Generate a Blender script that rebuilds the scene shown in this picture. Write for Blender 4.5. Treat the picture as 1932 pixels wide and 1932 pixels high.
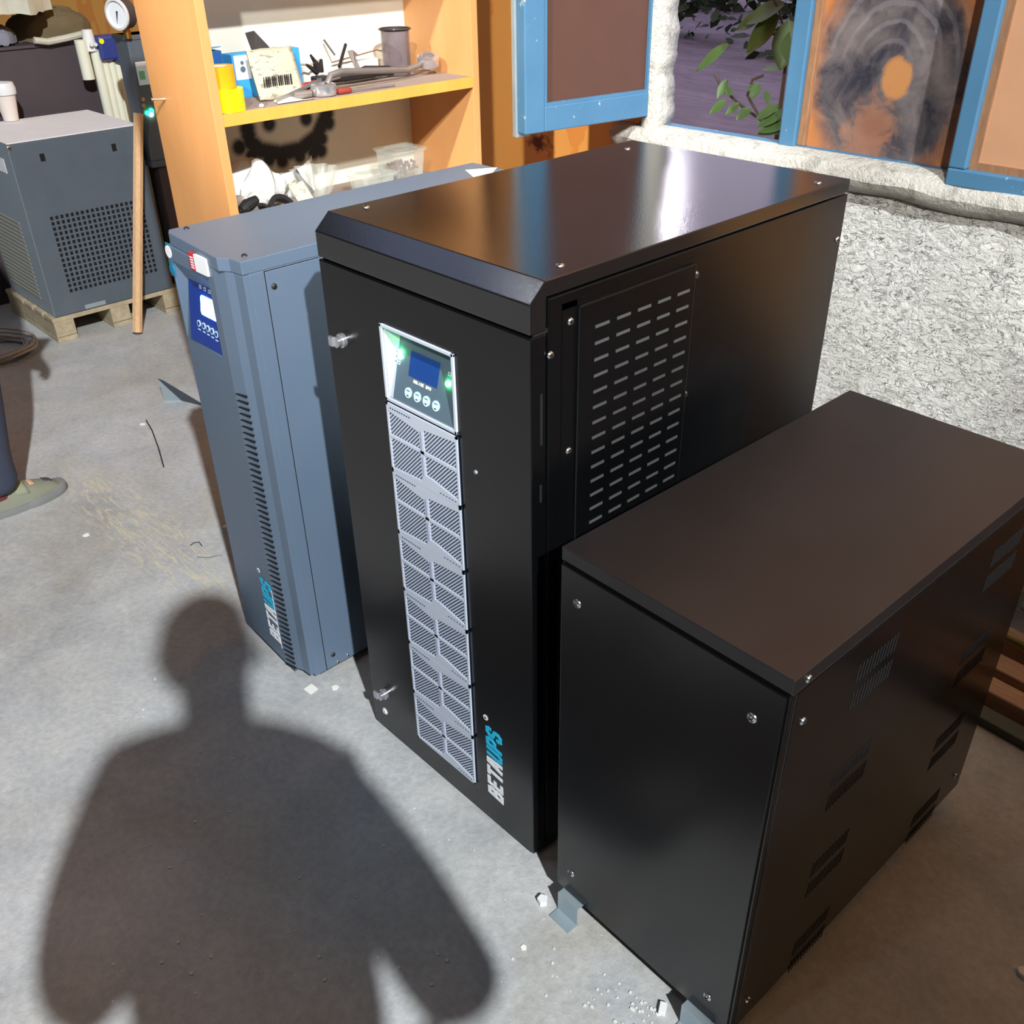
import bpy, bmesh, math, random
from mathutils import Vector, Matrix, Euler
random.seed(7)
PI = math.pi
C = bpy.context.scene.collection
for o in list(bpy.data.objects): bpy.data.objects.remove(o)

# ---------------------------------------------------------------- camera
sc = bpy.context.scene
CAM = Vector((1.3546, -0.8262, 1.5308))
ROT = Euler((1.0086982, 0.0166827, 0.8157574), 'XYZ')
cd = bpy.data.cameras.new('camera'); cam = bpy.data.objects.new('camera', cd); C.objects.link(cam)
cam.location = CAM; cam.rotation_euler = ROT
cd.sensor_width = 36; cd.sensor_height = 36; cd.lens = 33.6126; cd.clip_start = 0.05; cd.clip_end = 80
sc.camera = cam
sc.view_settings.view_transform = 'Standard'; sc.view_settings.look = 'None'
sc.view_settings.gamma = 1; sc.view_settings.exposure = 0.0; sc.view_settings.use_curve_mapping = False
# ---------------------------------------------------------------- world + lamps
w = bpy.data.worlds.new('night'); sc.world = w; w.use_nodes = True
w.node_tree.nodes['Background'].inputs[0].default_value = (0.84, 0.76, 1.0, 1)
w.node_tree.nodes['Background'].inputs[1].default_value = 1.0

def lamp(kind, name, loc, power, col, size=0.1, target=None, size_y=None, spread=None):
    l = bpy.data.lights.new(name, kind); l.energy = power; l.color = col
    if kind == 'AREA':
        l.size = size
        if size_y: l.shape = 'RECTANGLE'; l.size_y = size_y
        if spread: l.spread = spread
    elif kind != 'SUN': l.shadow_soft_size = size
    o = bpy.data.objects.new(name, l); C.objects.link(o); o.location = loc
    if target is not None:
        o.rotation_euler = (Vector(target) - Vector(loc)).to_track_quat('-Z', 'Y').to_euler()
    return o
ff = lamp('SPOT', 'flood_lamp', (8.0, -3.28, 7.7), 7900, (0.93, 0.97, 1.0), 0.10, (-.6, .1, .3))
ff.data.spot_size = math.radians(48); ff.data.spot_blend = .3
fl = lamp('SPOT', 'front_lamp', (3.7, -3.5, 4.2), 1280, (1.0, 0.97, 0.92), 0.08, (-.45, 1.42, 1.65))
fl.data.spot_size = math.radians(32); fl.data.spot_blend = .5
lamp('POINT', 'hall_lamp', (-0.1, -4.4, 4.2), 38, (0.86, 0.93, 1.0), 0.16)
hl = lamp('SPOT', 'wall_fill', (1.0, -4.4, 4.2), 1700, (1.0, 0.97, 0.92), 0.08, (-.72, 1.42, 1.0))  # added spot that brightens the orange wall by the open sash
hl.data.spot_size = math.radians(15); hl.data.spot_blend = .6
lamp('POINT', 'side_lamp', (4.6, 1.0, 3.0), 220, (0.9, 0.95, 1.0), 0.12)
lamp('AREA', 'chamfer_reflect_fill', (-4.6, -1.6, 5.3), 17, (0.50, 0.62, 1.0), 3.2, (-2.0, -.8, 0), 1.6)  # added blue source, placed to reflect in the tall cabinet's lid chamfer
lamp('POINT', 'bare_bulb', (-3.15, -1.55, 5.0), 14, (0.95, 0.97, 1.0), 0.05)
lamp('POINT', 'edge_glint_fill', (-2.0, -1.8, 5.8), 45, (0.95, 0.97, 1.0), 0.06)  # added light for glints along the black lid edges
lamp('POINT', 'yard_lamp', (-4.72, 7.0, 3.3), 26, (0.95, 0.9, 1.0), 0.09)

# ---------------------------------------------------------------- measuring: where a sight line meets a plane of the room
FPX = 33.6126 / 36 * 1932
RM = ROT.to_matrix()
def ray(u, v): return RM @ Vector(((u - 966) / FPX, -(v - 966) / FPX, -1.0))
def onx(u, v, X): d = ray(u, v); return CAM + d * ((X - CAM.x) / d.x)
def ony(u, v, Y): d = ray(u, v); return CAM + d * ((Y - CAM.y) / d.y)
def onpl(u, v, p, n): d = ray(u, v); return CAM + d * ((p - CAM).dot(n) / d.dot(n))
def onz(u, v, Z=0.0): d = ray(u, v); return CAM + d * ((Z - CAM.z) / d.z)

# ---------------------------------------------------------------- materials
def lin(c):
    return tuple(((x / 255) / 12.92 if x / 255 <= 0.04045 else ((x / 255 + 0.055) / 1.055) ** 2.4) for x in c)
class N:
    def __init__(s, name):
        s.m = bpy.data.materials.new(name); s.m.use_nodes = True; s.t = s.m.node_tree
        s.b = s.t.nodes['Principled BSDF']
    def n(s, ty, **k):
        x = s.t.nodes.new(ty)
        for a, b in k.items(): setattr(x, a, b)
        return x
    def l(s, a, b): s.t.links.new(a, b)
    def obj(s, scale=(1, 1, 1), world=False):
        g = s.n('ShaderNodeNewGeometry') if world else s.n('ShaderNodeTexCoord')
        mp = s.n('ShaderNodeMapping'); mp.inputs['Scale'].default_value = scale
        s.l(g.outputs['Position' if world else 'Object'], mp.inputs[0]); return mp.outputs[0]
    def noise(s, vec, sc_, det=4, rough=.55, dist=0):
        x = s.n('ShaderNodeTexNoise'); x.inputs['Scale'].default_value = sc_; x.inputs['Detail'].default_value = det
        x.inputs['Roughness'].default_value = rough; x.inputs['Distortion'].default_value = dist
        s.l(vec, x.inputs['Vector']); return x.outputs['Fac']
    def voro(s, vec, sc_, feat='F1'):
        x = s.n('ShaderNodeTexVoronoi', feature=feat); x.inputs['Scale'].default_value = sc_; s.l(vec, x.inputs['Vector']); return x.outputs['Distance']
    def ramp(s, fac, stops):
        x = s.n('ShaderNodeValToRGB'); e = x.color_ramp.elements
        while len(e) < len(stops): e.new(.5)
        for k, (p, c) in enumerate(stops):
            e[k].position = p; e[k].color = (tuple(c) + (1,)) if not isinstance(c, (int, float)) else (c, c, c, 1)
        s.l(fac, x.inputs[0]); return x.outputs[0]
    def mix(s, fac, a, b, mode='MIX'):
        x = s.n('ShaderNodeMix', data_type='RGBA', blend_type=mode)
        for i, v in ((0, fac), (6, a), (7, b)):
            if isinstance(v, (int, float)): x.inputs[i].default_value = v
            elif isinstance(v, tuple): x.inputs[i].default_value = v + (1,) if len(v) == 3 else v
            else: s.l(v, x.inputs[i])
        return x.outputs[2]
    def math(s, op, a, b=0.0, clamp=False):
        x = s.n('ShaderNodeMath', operation=op); x.use_clamp = clamp
        for i, v in ((0, a), (1, b)):
            if isinstance(v, (int, float)): x.inputs[i].default_value = v
            else: s.l(v, x.inputs[i])
        return x.outputs[0]
    def col(s, c):
        if isinstance(c, tuple): s.b.inputs['Base Color'].default_value = c + (1,)
        else: s.l(c, s.b.inputs['Base Color'])
        return s
    def rough(s, v):
        if isinstance(v, (int, float)): s.b.inputs['Roughness'].default_value = v
        else: s.l(v, s.b.inputs['Roughness'])
        return s
    def bump(s, h, strength=.3, dist=.01):
        x = s.n('ShaderNodeBump'); x.inputs['Strength'].default_value = strength; x.inputs['Distance'].default_value = dist
        s.l(h, x.inputs['Height']); s.l(x.outputs[0], s.b.inputs['Normal']); return s
    def dist(s, vec, p, axes=(1, 1, 1)):
        mp = s.n('ShaderNodeMapping'); mp.inputs['Scale'].default_value = axes; s.l(vec, mp.inputs[0])
        x = s.n('ShaderNodeVectorMath', operation='DISTANCE'); s.l(mp.outputs[0], x.inputs[0])
        x.inputs[1].default_value = tuple(a * b for a, b in zip(p, axes)); return x.outputs['Value']

def plain(name, rgb, rough=.5, metal=0, bump=0, bscale=200, emit=None, trans=0, var=0, alpha=None, spec=None, ior=None):
    q = N(name); c = lin(rgb)
    if var:
        v = q.obj(); f = q.noise(v, 14, 5)
        q.col(q.mix(f, tuple(x * (1 - var) for x in c), tuple(min(1, x * (1 + var)) for x in c)))
    else: q.col(c)
    q.rough(rough); q.b.inputs['Metallic'].default_value = metal
    if bump: q.bump(q.noise(q.obj(), bscale, 3), bump, .001)
    if emit: q.b.inputs['Emission Color'].default_value = lin(emit[0]) + (1,); q.b.inputs['Emission Strength'].default_value = emit[1]
    if trans: q.b.inputs['Transmission Weight'].default_value = trans
    if alpha is not None: q.b.inputs['Alpha'].default_value = alpha
    if spec is not None: q.b.inputs['Specular IOR Level'].default_value = spec
    if ior: q.b.inputs['IOR'].default_value = ior
    return q.m

def powder(name, rgb, rough, dust=.0, bump=.12, spec=.5):
    q = N(name); v = q.obj(); c = lin(rgb)
    f = q.ramp(q.noise(v, 5, 6, .6), [(.35, 0.0), (.75, 1.0)])
    q.col(q.mix(q.math('MULTIPLY', f, dust), c, lin((150, 150, 150))))
    q.rough(q.math('ADD', q.math('MULTIPLY', f, .02), rough))
    q.bump(q.noise(v, 420, 2), bump, .0006); q.b.inputs['Specular IOR Level'].default_value = spec; return q.m

M = {}
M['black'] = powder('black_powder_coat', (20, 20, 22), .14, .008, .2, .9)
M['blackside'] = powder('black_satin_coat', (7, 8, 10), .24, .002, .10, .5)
M['grey'] = powder('slate_powder_coat', (94, 112, 132), .42, .05)
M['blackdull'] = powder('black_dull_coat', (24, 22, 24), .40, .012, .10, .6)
M['greydk'] = powder('dark_slate_coat', (66, 74, 84), .5, .06)
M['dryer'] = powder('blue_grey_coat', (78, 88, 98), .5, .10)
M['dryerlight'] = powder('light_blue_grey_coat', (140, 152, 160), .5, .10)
M['hole'] = plain('dark_gap', (6, 6, 8), .9)
M['steel'] = plain('bright_zinc', (205, 208, 210), .25, 1)
M['zinc'] = plain('galvanised_plate', (170, 184, 190), .42, .55, var=.1)
M['chrome'] = plain('chrome', (205, 205, 210), .24, .8)
M['toolsteel'] = plain('tool_steel', (150, 144, 140), .38, .6, var=.25)
M['darksteel'] = plain('dark_tool_steel', (70, 66, 66), .5, .7, var=.25)
M['whiteplastic'] = plain('white_plastic', (225, 226, 225), .45)
M['silver'] = plain('silver_grey_plastic', (196, 204, 218), .45)
M['slot'] = plain('grille_slot', (48, 66, 92), .8)
M['panelgrey'] = plain('display_panel_grey', (88, 108, 122), .32)
M['paneldark'] = plain('display_panel_glow_blue', (14, 52, 138), .3)  # blue deepened to stand in for the lit screen's glow
M['pin'] = plain('grille_pin', (150, 158, 190), .5)
M['lcdblue'] = plain('lcd_blue', (28, 60, 120), .2, emit=((30, 80, 160), .25))
M['lcdlit'] = plain('lcd_lit', (255, 255, 255), .3, emit=((95, 175, 255), 34))
M['ledgreen'] = plain('led_green', (120, 255, 170), .3, emit=((55, 255, 110), 60))
M['ledwhite'] = plain('led_pale', (220, 255, 235), .3, emit=((200, 255, 225), 25))
M['ledteal'] = plain('led_teal', (40, 255, 170), .3, emit=((30, 255, 170), 9))
M['white'] = plain('white_print', (240, 243, 245), .5)
M['icon'] = plain('pale_icon', (205, 232, 245), .5)
M['cyan'] = plain('cyan_print', (30, 185, 225), .5)
M['red'] = plain('red_print', (200, 40, 50), .5)
M['teal'] = plain('teal_print', (20, 120, 150), .5)
M['paper'] = plain('paper', (232, 230, 222), .8, var=.05)
M['yellowtape'] = plain('yellow_tape', (236, 222, 10), .35)
M['orangetape'] = plain('amber_tape', (226, 168, 20), .35)
M['blueplastic'] = plain('blue_card', (28, 92, 160), .5)
M['skyblue'] = plain('light_blue_card', (60, 160, 222), .5)
M['redhandle'] = plain('red_handle', (142, 56, 46), .4)
M['navy'] = plain('navy_plastic', (44, 60, 128), .4)
M['cream'] = plain('cream_plastic', (226, 226, 205), .5, var=.04)
M['yellow'] = plain('yellow_sticker', (240, 230, 10), .5)
M['brass'] = plain('brass', (200, 150, 80), .35, 1)
M['blackrubber'] = plain('black_rubber', (26, 26, 28), .6)
M['glass'] = plain('glass', (226, 232, 220), .08, alpha=.20, spec=.9)
M['smokeglass'] = plain('smoked_glass', (112, 98, 104), .12, alpha=.46, spec=.8)
M['clearplastic'] = plain('clear_plastic', (222, 232, 222), .15, alpha=.17, spec=.8)
M['maroonbead'] = plain('maroon_pellets', (110, 42, 36), .5)
M['skin'] = plain('skin', (176, 124, 100), .55)
M['hair'] = plain('dark_hair', (30, 22, 18), .7)
M['jacket'] = plain('dark_jacket', (46, 50, 58), .85, var=.15)
M['trouser'] = plain('navy_trouser_cloth', (58, 64, 82), .9, var=.2, bump=.5, bscale=60)
M['sock'] = plain('dark_red_sock', (110, 40, 44), .9)
M['suede'] = plain('grey_green_suede', (132, 134, 118), .95, var=.12, bump=.4, bscale=300)
M['sole'] = plain('grey_rubber_sole', (128, 130, 128), .8, var=.2)
M['tag'] = plain('peach_tag', (206, 168, 134), .7)
M['bundle'] = plain('beige_tarp', (192, 190, 172), .9, var=.25, bump=.6, bscale=30)
M['ragdark'] = plain('dark_olive_canvas', (104, 92, 66), .95, var=.25)
M['greyrag'] = plain('grey_rag', (132, 134, 146), .95, var=.25)
M['coil'] = plain('beige_cable', (178, 170, 162), .5)
M['cablegreen'] = plain('olive_strap', (112, 112, 30), .6)
M['browncab'] = plain('brown_steel', (72, 62, 66), .55, var=.1)
M['bamboo'] = plain('dark_green_leaf', (58, 84, 34), .55, var=.3)
M['leafdark'] = plain('deep_green_leaf', (44, 62, 30), .6, var=.3)
M['stem'] = plain('brown_stem', (62, 50, 36), .8)
M['blocker'] = plain('dark_brown_blocker', (58, 44, 38), .6, var=.15)
M['concretebits'] = plain('pale_rubble', (214, 212, 204), .9)
M['cup'] = plain('foam_cup', (226, 214, 204), .5)

def concrete():
    q = N('dusty_concrete'); v = q.obj()
    big = q.ramp(q.noise(v, 1.3, 6, .6, .6), [(.32, 0.0), (.68, 1.0)])
    med = q.ramp(q.noise(v, 6, 8, .65, .4), [(.35, 0.0), (.7, 1.0)])
    c = q.mix(big, lin((146, 147, 146)), lin((180, 183, 187)))
    c = q.mix(q.math('MULTIPLY', med, .45), c, lin((205, 203, 196)))
    warm = q.ramp(q.noise(v, 2.2, 4, .5, 1.0), [(.5, 0.0), (.72, 1.0)])
    c = q.mix(q.math('MULTIPLY', warm, .35), c, lin((150, 138, 112)))
    fine = q.noise(v, 60, 6, .7)
    c = q.mix(.22, c, q.ramp(fine, [(.3, .25), (.7, .95)]), 'OVERLAY')
    spk = q.voro(v, 30); c = q.mix(q.math('MULTIPLY', q.ramp(spk, [(.03, 1.0), (.06, 0.0)]), .6), c, lin((225, 225, 220)))
    # trowel scuffs along one line beside the grey cabinet
    st = q.noise(q.obj((3, 22, 1)), 4, 5, .7, 1.5)
    band = q.dist(v, (-1.15, -0.02, 0), (1.0, 5.0, 0))
    c = q.mix(q.math('MULTIPLY', q.math('MULTIPLY', q.ramp(st, [(.5, 0.0), (.6, 1.0)]), q.ramp(band, [(.35, 1.0), (.7, 0.0)])), .7), c, lin((212, 202, 170)))
    q.col(c); q.rough(.72)
    h = q.math('ADD', q.math('MULTIPLY', med, .6), fine); q.bump(h, .35, .006); return q.m
def plaster():
    q = N('rough_white_plaster'); v = q.obj()
    ridg = q.noise(q.obj((1, 1, 1.5)), 30, 7, .68, 1.6)
    vein = q.math('ABSOLUTE', q.math('SUBTRACT', q.noise(q.obj((1, 1, 1.8)), 24, 5, .62, 1.4), .5))
    crev = q.ramp(vein, [(.0, 1.0), (.020, 0.0)])
    gate = q.ramp(q.noise(v, 34, 3, .6), [(.44, 0.0), (.52, 1.0)])
    big = q.noise(v, 3, 5, .6)
    c = q.mix(big, lin((222, 220, 210)), lin((240, 240, 234)))
    c = q.mix(q.math('MULTIPLY', q.math('MULTIPLY', crev, gate), .95), c, lin((62, 62, 54)))
    stain = q.ramp(q.noise(v, 4.5, 4, .6, .8), [(.56, 0.0), (.72, 1.0)])
    c = q.mix(q.math('MULTIPLY', stain, .4), c, lin((160, 150, 142)))
    q.col(c); q.rough(.9)
    q.bump(q.math('ADD', ridg, q.math('MULTIPLY', crev, -.8)), .9, .012); return q.m
def orangewall():
    q = N('orange_paint'); v = q.obj()
    c = q.mix(q.noise(v, 3, 5), lin((246, 168, 80)), lin((252, 186, 98)))
    patch = q.ramp(q.noise(q.obj((1, 1, .45)), 7, 4, .5, .6), [(.60, 0.0), (.61, 1.0)])
    c = q.mix(q.math('MULTIPLY', patch, .35), c, lin((222, 104, 26)))
    # old scorched drips low beside the window
    d = q.dist(v, (-.92, 0, .90), (1.4, 0, 3.0)); nz = q.noise(v, 34, 5, .7, .5)
    c = q.mix(q.ramp(q.math('ADD', d, q.math('MULTIPLY', nz, .3)), [(.17, 1.0), (.24, 0.0)]), c, lin((112, 44, 16)))
    q.col(c); q.rough(.55); q.bump(q.noise(v, 50, 5), .12, .004); return q.m
def woodlam(name, a, b, scale=(1, 6, 1)):
    q = N(name); f = q.noise(q.obj(scale), 3, 6, .6, .8)
    q.col(q.mix(f, lin(a), lin(b))); q.rough(.42); q.bump(f, .05, .002); return q.m
def wood(name, a, b, sx):
    q = N(name); f = q.noise(q.obj(sx), 6, 8, .65, 1.0)
    g = q.noise(q.obj(tuple(x * 3 for x in sx)), 12, 4)
    q.col(q.mix(.3, q.mix(f, lin(a), lin(b)), q.ramp(g, [(.3, .3), (.7, .9)]), 'OVERLAY')); q.rough(.75); q.bump(f, .25, .003); return q.m
def blueframe():
    q = N('weathered_blue_paint'); v = q.obj(); f = q.noise(v, 30, 6, .7)
    c = q.mix(q.noise(v, 5, 4), lin((58, 104, 138)), lin((82, 126, 156)))
    c = q.mix(q.ramp(f, [(.64, 0.0), (.72, 1.0)]), c, lin((190, 196, 190)))
    q.col(c); q.rough(.5); q.bump(f, .15, .002); return q.m
def backpanel():
    q = N('stained_shelf_back'); v = q.obj()
    c = q.mix(q.noise(v, 9, 4), lin((222, 218, 200)), lin((236, 234, 220)))
    pts = []
    def chain(p, r):
        for (a, b), (c_, d) in zip(p, p[1:]):
            n = max(1, int(math.hypot(c_ - a, d - b) / (r * .55)))
            for i in range(n + 1): pts.append((a + (c_ - a) * i / n, b + (d - b) * i / n, r))
    def S(px): p = onx(px[0], px[1], -.999); return (p.y, p.z)
    for p in ((508, 234), (578, 224)): a = S(p); pts.append((a[0], a[1], .018))
    chain([S(p) for p in ((467, 243), (472, 268), (492, 284), (530, 290), (568, 282), (598, 258), (614, 222))], .021)
    for p in ((452, 278), (476, 294), (508, 300), (533, 303), (566, 294), (592, 288), (606, 284), (607, 262), (612, 228), (618, 214), (620, 232), (598, 275)):
        a = S(p); pts.append((a[0], a[1], .019))
    acc = None
    for y, z, r in pts:
        d = q.dist(v, (0, y, z), (0, 1, 1)); mr = q.n('ShaderNodeMapRange'); q.l(d, mr.inputs[0])
        mr.inputs[1].default_value = r * 1.6; mr.inputs[2].default_value = r * .6; mr.interpolation_type = 'SMOOTHSTEP'
        acc = mr.outputs[0] if acc is None else q.math('MAXIMUM', acc, mr.outputs[0])
    c = q.mix(acc, c, lin((20, 18, 26)))
    q.col(c); q.rough(.6); return q.m
def fanpane():
    q = N('sooty_swirled_pane'); v = q.obj()
    d = q.dist(v, (.19, 0, 1.19), (1, 0, .82)); n1 = q.noise(v, 9, 6, .62, .6); n2 = q.noise(v, 26, 4, .6, .8)
    dn = q.math('ADD', d, q.math('MULTIPLY', q.math('SUBTRACT', n1, .5), .10))
    rings = q.math('SINE', q.math('MULTIPLY', q.math('ADD', d, q.math('MULTIPLY', n1, .03)), 190))
    soot = q.mix(q.ramp(n1, [(.35, 0.0), (.68, 1.0)]), lin((50, 50, 60)), lin((122, 112, 110)))
    up = q.n('ShaderNodeSeparateXYZ'); q.l(v, up.inputs[0])
    gate = q.math('MULTIPLY', q.ramp(up.outputs[2], [(.0, 0.0), (1.0, 1.0)]), 1.0)
    gate = q.n('ShaderNodeMapRange'); q.l(up.outputs[2], gate.inputs[0]); gate.inputs[1].default_value = 1.2; gate.inputs[2].default_value = 1.27
    soot = q.mix(q.math('MULTIPLY', q.math('MULTIPLY', q.ramp(rings, [(.45, 0.0), (.8, 1.0)]), gate.outputs[0]), q.math('MULTIPLY', n2, .55)), soot, lin((150, 142, 146)))
    base = q.mix(n1, lin((146, 92, 66)), lin((196, 128, 66)))
    c = q.mix(q.ramp(dn, [(.165, 1.0), (.215, 0.0)]), base, soot)
    o = q.dist(v, (.212, 0, 1.188), (1.05, 0, .85)); on = q.math('ADD', o, q.math('MULTIPLY', q.math('SUBTRACT', n2, .5), .03))
    c = q.mix(q.ramp(on, [(.033, 1.0), (.042, 0.0)]), c, lin((186, 130, 80)))
    low = q.dist(v, (.165, 0, 1.055), (1, 0, .7)); ln = q.math('ADD', low, q.math('MULTIPLY', q.math('SUBTRACT', n2, .5), .14))
    c = q.mix(q.math('MULTIPLY', q.ramp(ln, [(.04, 1.0), (.075, 0.0)]), .6), c, lin((170, 116, 86)))
    q.col(c); q.rough(.35); return q.m
def ground():
    q = N('purple_grey_paving'); v = q.obj((.35, 1, 1))
    f = q.noise(v, 2.6, 6, .6, .5); g = q.noise(v, 12, 5)
    q.col(q.mix(.4, q.mix(f, lin((84, 74, 84)), lin((142, 132, 146))), q.ramp(g, [(.3, .3), (.7, .8)]), 'OVERLAY')); q.rough(.8); q.bump(f, .5, .05); return q.m
def fabric():
    q = N('crumpled_white_plastic_sheet'); q.col(lin((230, 232, 226))); q.rough(.45)
    q.bump(q.noise(q.obj(), 14, 4, .6, 1.5), .6, .02); return q.m
def newsprint():
    q = N('printed_packaging'); v = q.obj((1, 1, 1)); f = q.noise(q.obj((20, 20, 60)), 2.2, 3)
    q.col(q.mix(q.math('MULTIPLY', q.ramp(f, [(.58, 0.0), (.62, 1.0)]), .7), lin((196, 190, 166)), lin((120, 114, 96)))); q.rough(.8); return q.m
M['floor'] = concrete(); M['plaster'] = plaster(); M['orange'] = orangewall(); M['blue'] = blueframe()
M['cabwood'] = woodlam('orange_laminate', (204, 140, 82), (218, 160, 102), (5, 5, .8))
M['edgewood'] = woodlam('orange_laminate_edge', (206, 144, 58), (232, 176, 84), (1, 5, 1))
M['shelftop'] = plain('dusty_shelf_top', (150, 132, 120), .9, var=.12)
M['backpanel'] = backpanel(); M['fanpane'] = fanpane(); M['tanpane'] = plain('tan_board', (186, 140, 106), .5, var=.08); M['ground'] = ground(); M['sheet'] = fabric(); M['news'] = newsprint()
M['pallet'] = wood('weathered_pallet_wood', (142, 128, 104), (186, 172, 142), (1, 1, 1))
M['stick'] = wood('pale_stick_wood', (198, 152, 108), (222, 182, 140), (6, 6, .6))
M['plank'] = wood('rough_pine_plank', (156, 116, 90), (212, 172, 138), (.6, 5, 5))
M['plankgreen'] = plain('green_grey_timber', (86, 90, 78), .8, var=.15)
M['sashbrown'] = plain('brown_hardboard', (84, 54, 43), .6, var=.12)
M['framebrown'] = wood('bare_frame_wood', (108, 78, 58), (156, 112, 76), (3, 3, .6))
def limewash():
    q = N('limewashed_ledge'); v = q.obj(); f = q.noise(v, 22, 7, .7, .6); g = q.noise(v, 6, 5, .6)
    c = q.mix(g, lin((188, 184, 172)), lin((212, 208, 198)))
    c = q.mix(q.math('MULTIPLY', q.ramp(f, [(.52, 0.0), (.66, 1.0)]), .6), c, lin((120, 118, 114)))
    q.col(c); q.rough(.9); q.bump(q.math('ADD', f, q.noise(v, 70, 5, .7)), .9, .010); return q.m
M['limewash'] = limewash()
M['ceiling'] = plain('grey_ceiling', (60, 60, 64), .9)
M['farwall'] = plain('dull_hall_wall', (70, 60, 56), .9, var=.15)

# ---------------------------------------------------------------- mesh helpers
class MB:
    def __init__(s): s.v = []; s.f = []; s.mi = []
    def add(s, vs, fs, m=0):
        o = len(s.v); s.v += [Vector(a) for a in vs]; s.f += [[i + o for i in f] for f in fs]; s.mi += [m] * len(fs); return s
    def box(s, a, b, m=0):
        x0, y0, z0 = a; x1, y1, z1 = b
        return s.add([(x0, y0, z0), (x1, y0, z0), (x1, y1, z0), (x0, y1, z0), (x0, y0, z1), (x1, y0, z1), (x1, y1, z1), (x0, y1, z1)],
                     [(0, 3, 2, 1), (4, 5, 6, 7), (0, 1, 5, 4), (1, 2, 6, 5), (2, 3, 7, 6), (3, 0, 4, 7)], m)
    def prism(s, poly, vec, m=0):
        n = len(poly); p = [Vector(a) for a in poly]; q = [a + Vector(vec) for a in p]
        return s.add(p + q, [tuple(range(n))[::-1], tuple(range(n, 2 * n))] + [(i, (i + 1) % n, n + (i + 1) % n, n + i) for i in range(n)], m)
    def cyl(s, c, r, h, axis='z', n=24, r2=None, m=0):
        r2 = r if r2 is None else r2; c = Vector(c); A = {'x': Vector((1, 0, 0)), 'y': Vector((0, 1, 0)), 'z': Vector((0, 0, 1))}.get(axis) if isinstance(axis, str) else Vector(axis).normalized()
        u = A.orthogonal().normalized(); w_ = A.cross(u)
        ring = lambda rr, off: [c + A * off + (u * math.cos(2 * PI * i / n) + w_ * math.sin(2 * PI * i / n)) * rr for i in range(n)]
        return s.add(ring(r, 0) + ring(r2, h), [tuple(range(n))[::-1], tuple(range(n, 2 * n))] + [(i, (i + 1) % n, n + (i + 1) % n, n + i) for i in range(n)], m)
    def lathe(s, prof, c=(0, 0, 0), n=32, m=0, wob=None, axis=None):
        vs = []; fs = []; c = Vector(c)
        Mx = Vector(axis).normalized().to_track_quat('Z', 'Y').to_matrix() if axis else Matrix.Identity(3)
        for j, (r, z) in enumerate(prof):
            for i in range(n):
                a = 2 * PI * i / n; rr = r * (wob(a, j) if wob else 1)
                vs.append(c + Mx @ Vector((rr * math.cos(a), rr * math.sin(a), z)))
        for j in range(len(prof) - 1):
            for i in range(n): fs.append((j * n + i, j * n + (i + 1) % n, (j + 1) * n + (i + 1) % n, (j + 1) * n + i))
        return s.add(vs, fs, m)
    def tube(s, pts, r, n=8, m=0, cap=True):
        pts = [Vector(p) for p in pts]; vs = []; fs = []; L = len(pts); rr = r if isinstance(r, (list, tuple)) else [r] * L
        up = None
        for k, p in enumerate(pts):
            d = (pts[min(k + 1, L - 1)] - pts[max(k - 1, 0)]).normalized()
            u = d.orthogonal().normalized() if up is None else (up - d * up.dot(d)).normalized()
            up = u; w_ = d.cross(u)
            vs += [p + (u * math.cos(2 * PI * i / n) + w_ * math.sin(2 * PI * i / n)) * rr[k] for i in range(n)]
        for k in range(L - 1):
            for i in range(n): fs.append((k * n + i, k * n + (i + 1) % n, (k + 1) * n + (i + 1) % n, (k + 1) * n + i))
        if cap: fs += [tuple(range(n))[::-1], tuple(range((L - 1) * n, L * n))]
        return s.add(vs, fs, m)
    def grid(s, fn, nu, nv, m=0):
        vs = [fn(i / nu, j / nv) for j in range(nv + 1) for i in range(nu + 1)]
        fs = [(j * (nu + 1) + i, j * (nu + 1) + i + 1, (j + 1) * (nu + 1) + i + 1, (j + 1) * (nu + 1) + i) for j in range(nv) for i in range(nu)]
        return s.add(vs, fs, m)
    def xform(s, mat):
        s.v = [mat @ a for a in s.v]; return s
    def build(s, name, mats, parent=None, smooth=False, bevel=0, seg=2, origin=None, solid=0, sub=0):
        me = bpy.data.meshes.new(name); org = Vector(origin) if origin is not None else Vector((0, 0, 0))
        me.from_pydata([tuple(a - org) for a in s.v], [], s.f)
        mats = mats if isinstance(mats, (list, tuple)) else [mats]
        for m in mats: me.materials.append(M[m] if isinstance(m, str) else m)
        for p, i in zip(me.polygons, s.mi): p.material_index = i; p.use_smooth = smooth
        bm = bmesh.new(); bm.from_mesh(me); bmesh.ops.recalc_face_normals(bm, faces=bm.faces); bm.to_mesh(me); bm.free()
        if smooth:
            try: me.set_sharp_from_angle(angle=math.radians(40))
            except Exception: pass
        o = bpy.data.objects.new(name, me); C.objects.link(o)
        if parent is not None:
            o.parent = parent; o.location = org - world_loc(parent)
        else: o.location = org
        if solid: k = o.modifiers.new('thickness', 'SOLIDIFY'); k.thickness = solid
        if bevel: k = o.modifiers.new('bevel', 'BEVEL'); k.width = bevel; k.segments = seg; k.limit_method = 'ANGLE'; k.angle_limit = math.radians(40)
        if sub: k = o.modifiers.new('smooth', 'SUBSURF'); k.levels = sub; k.render_levels = sub
        return o
def world_loc(o):
    v = Vector((0, 0, 0))
    while o is not None:
        v = v + o.location; o = o.parent
    return v
def tag(o, label=None, cat=None, group=None, kind=None):
    if label: o['label'] = label
    if cat: o['category'] = cat
    if group: o['group'] = group
    if kind: o['kind'] = kind
    return o
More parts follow.
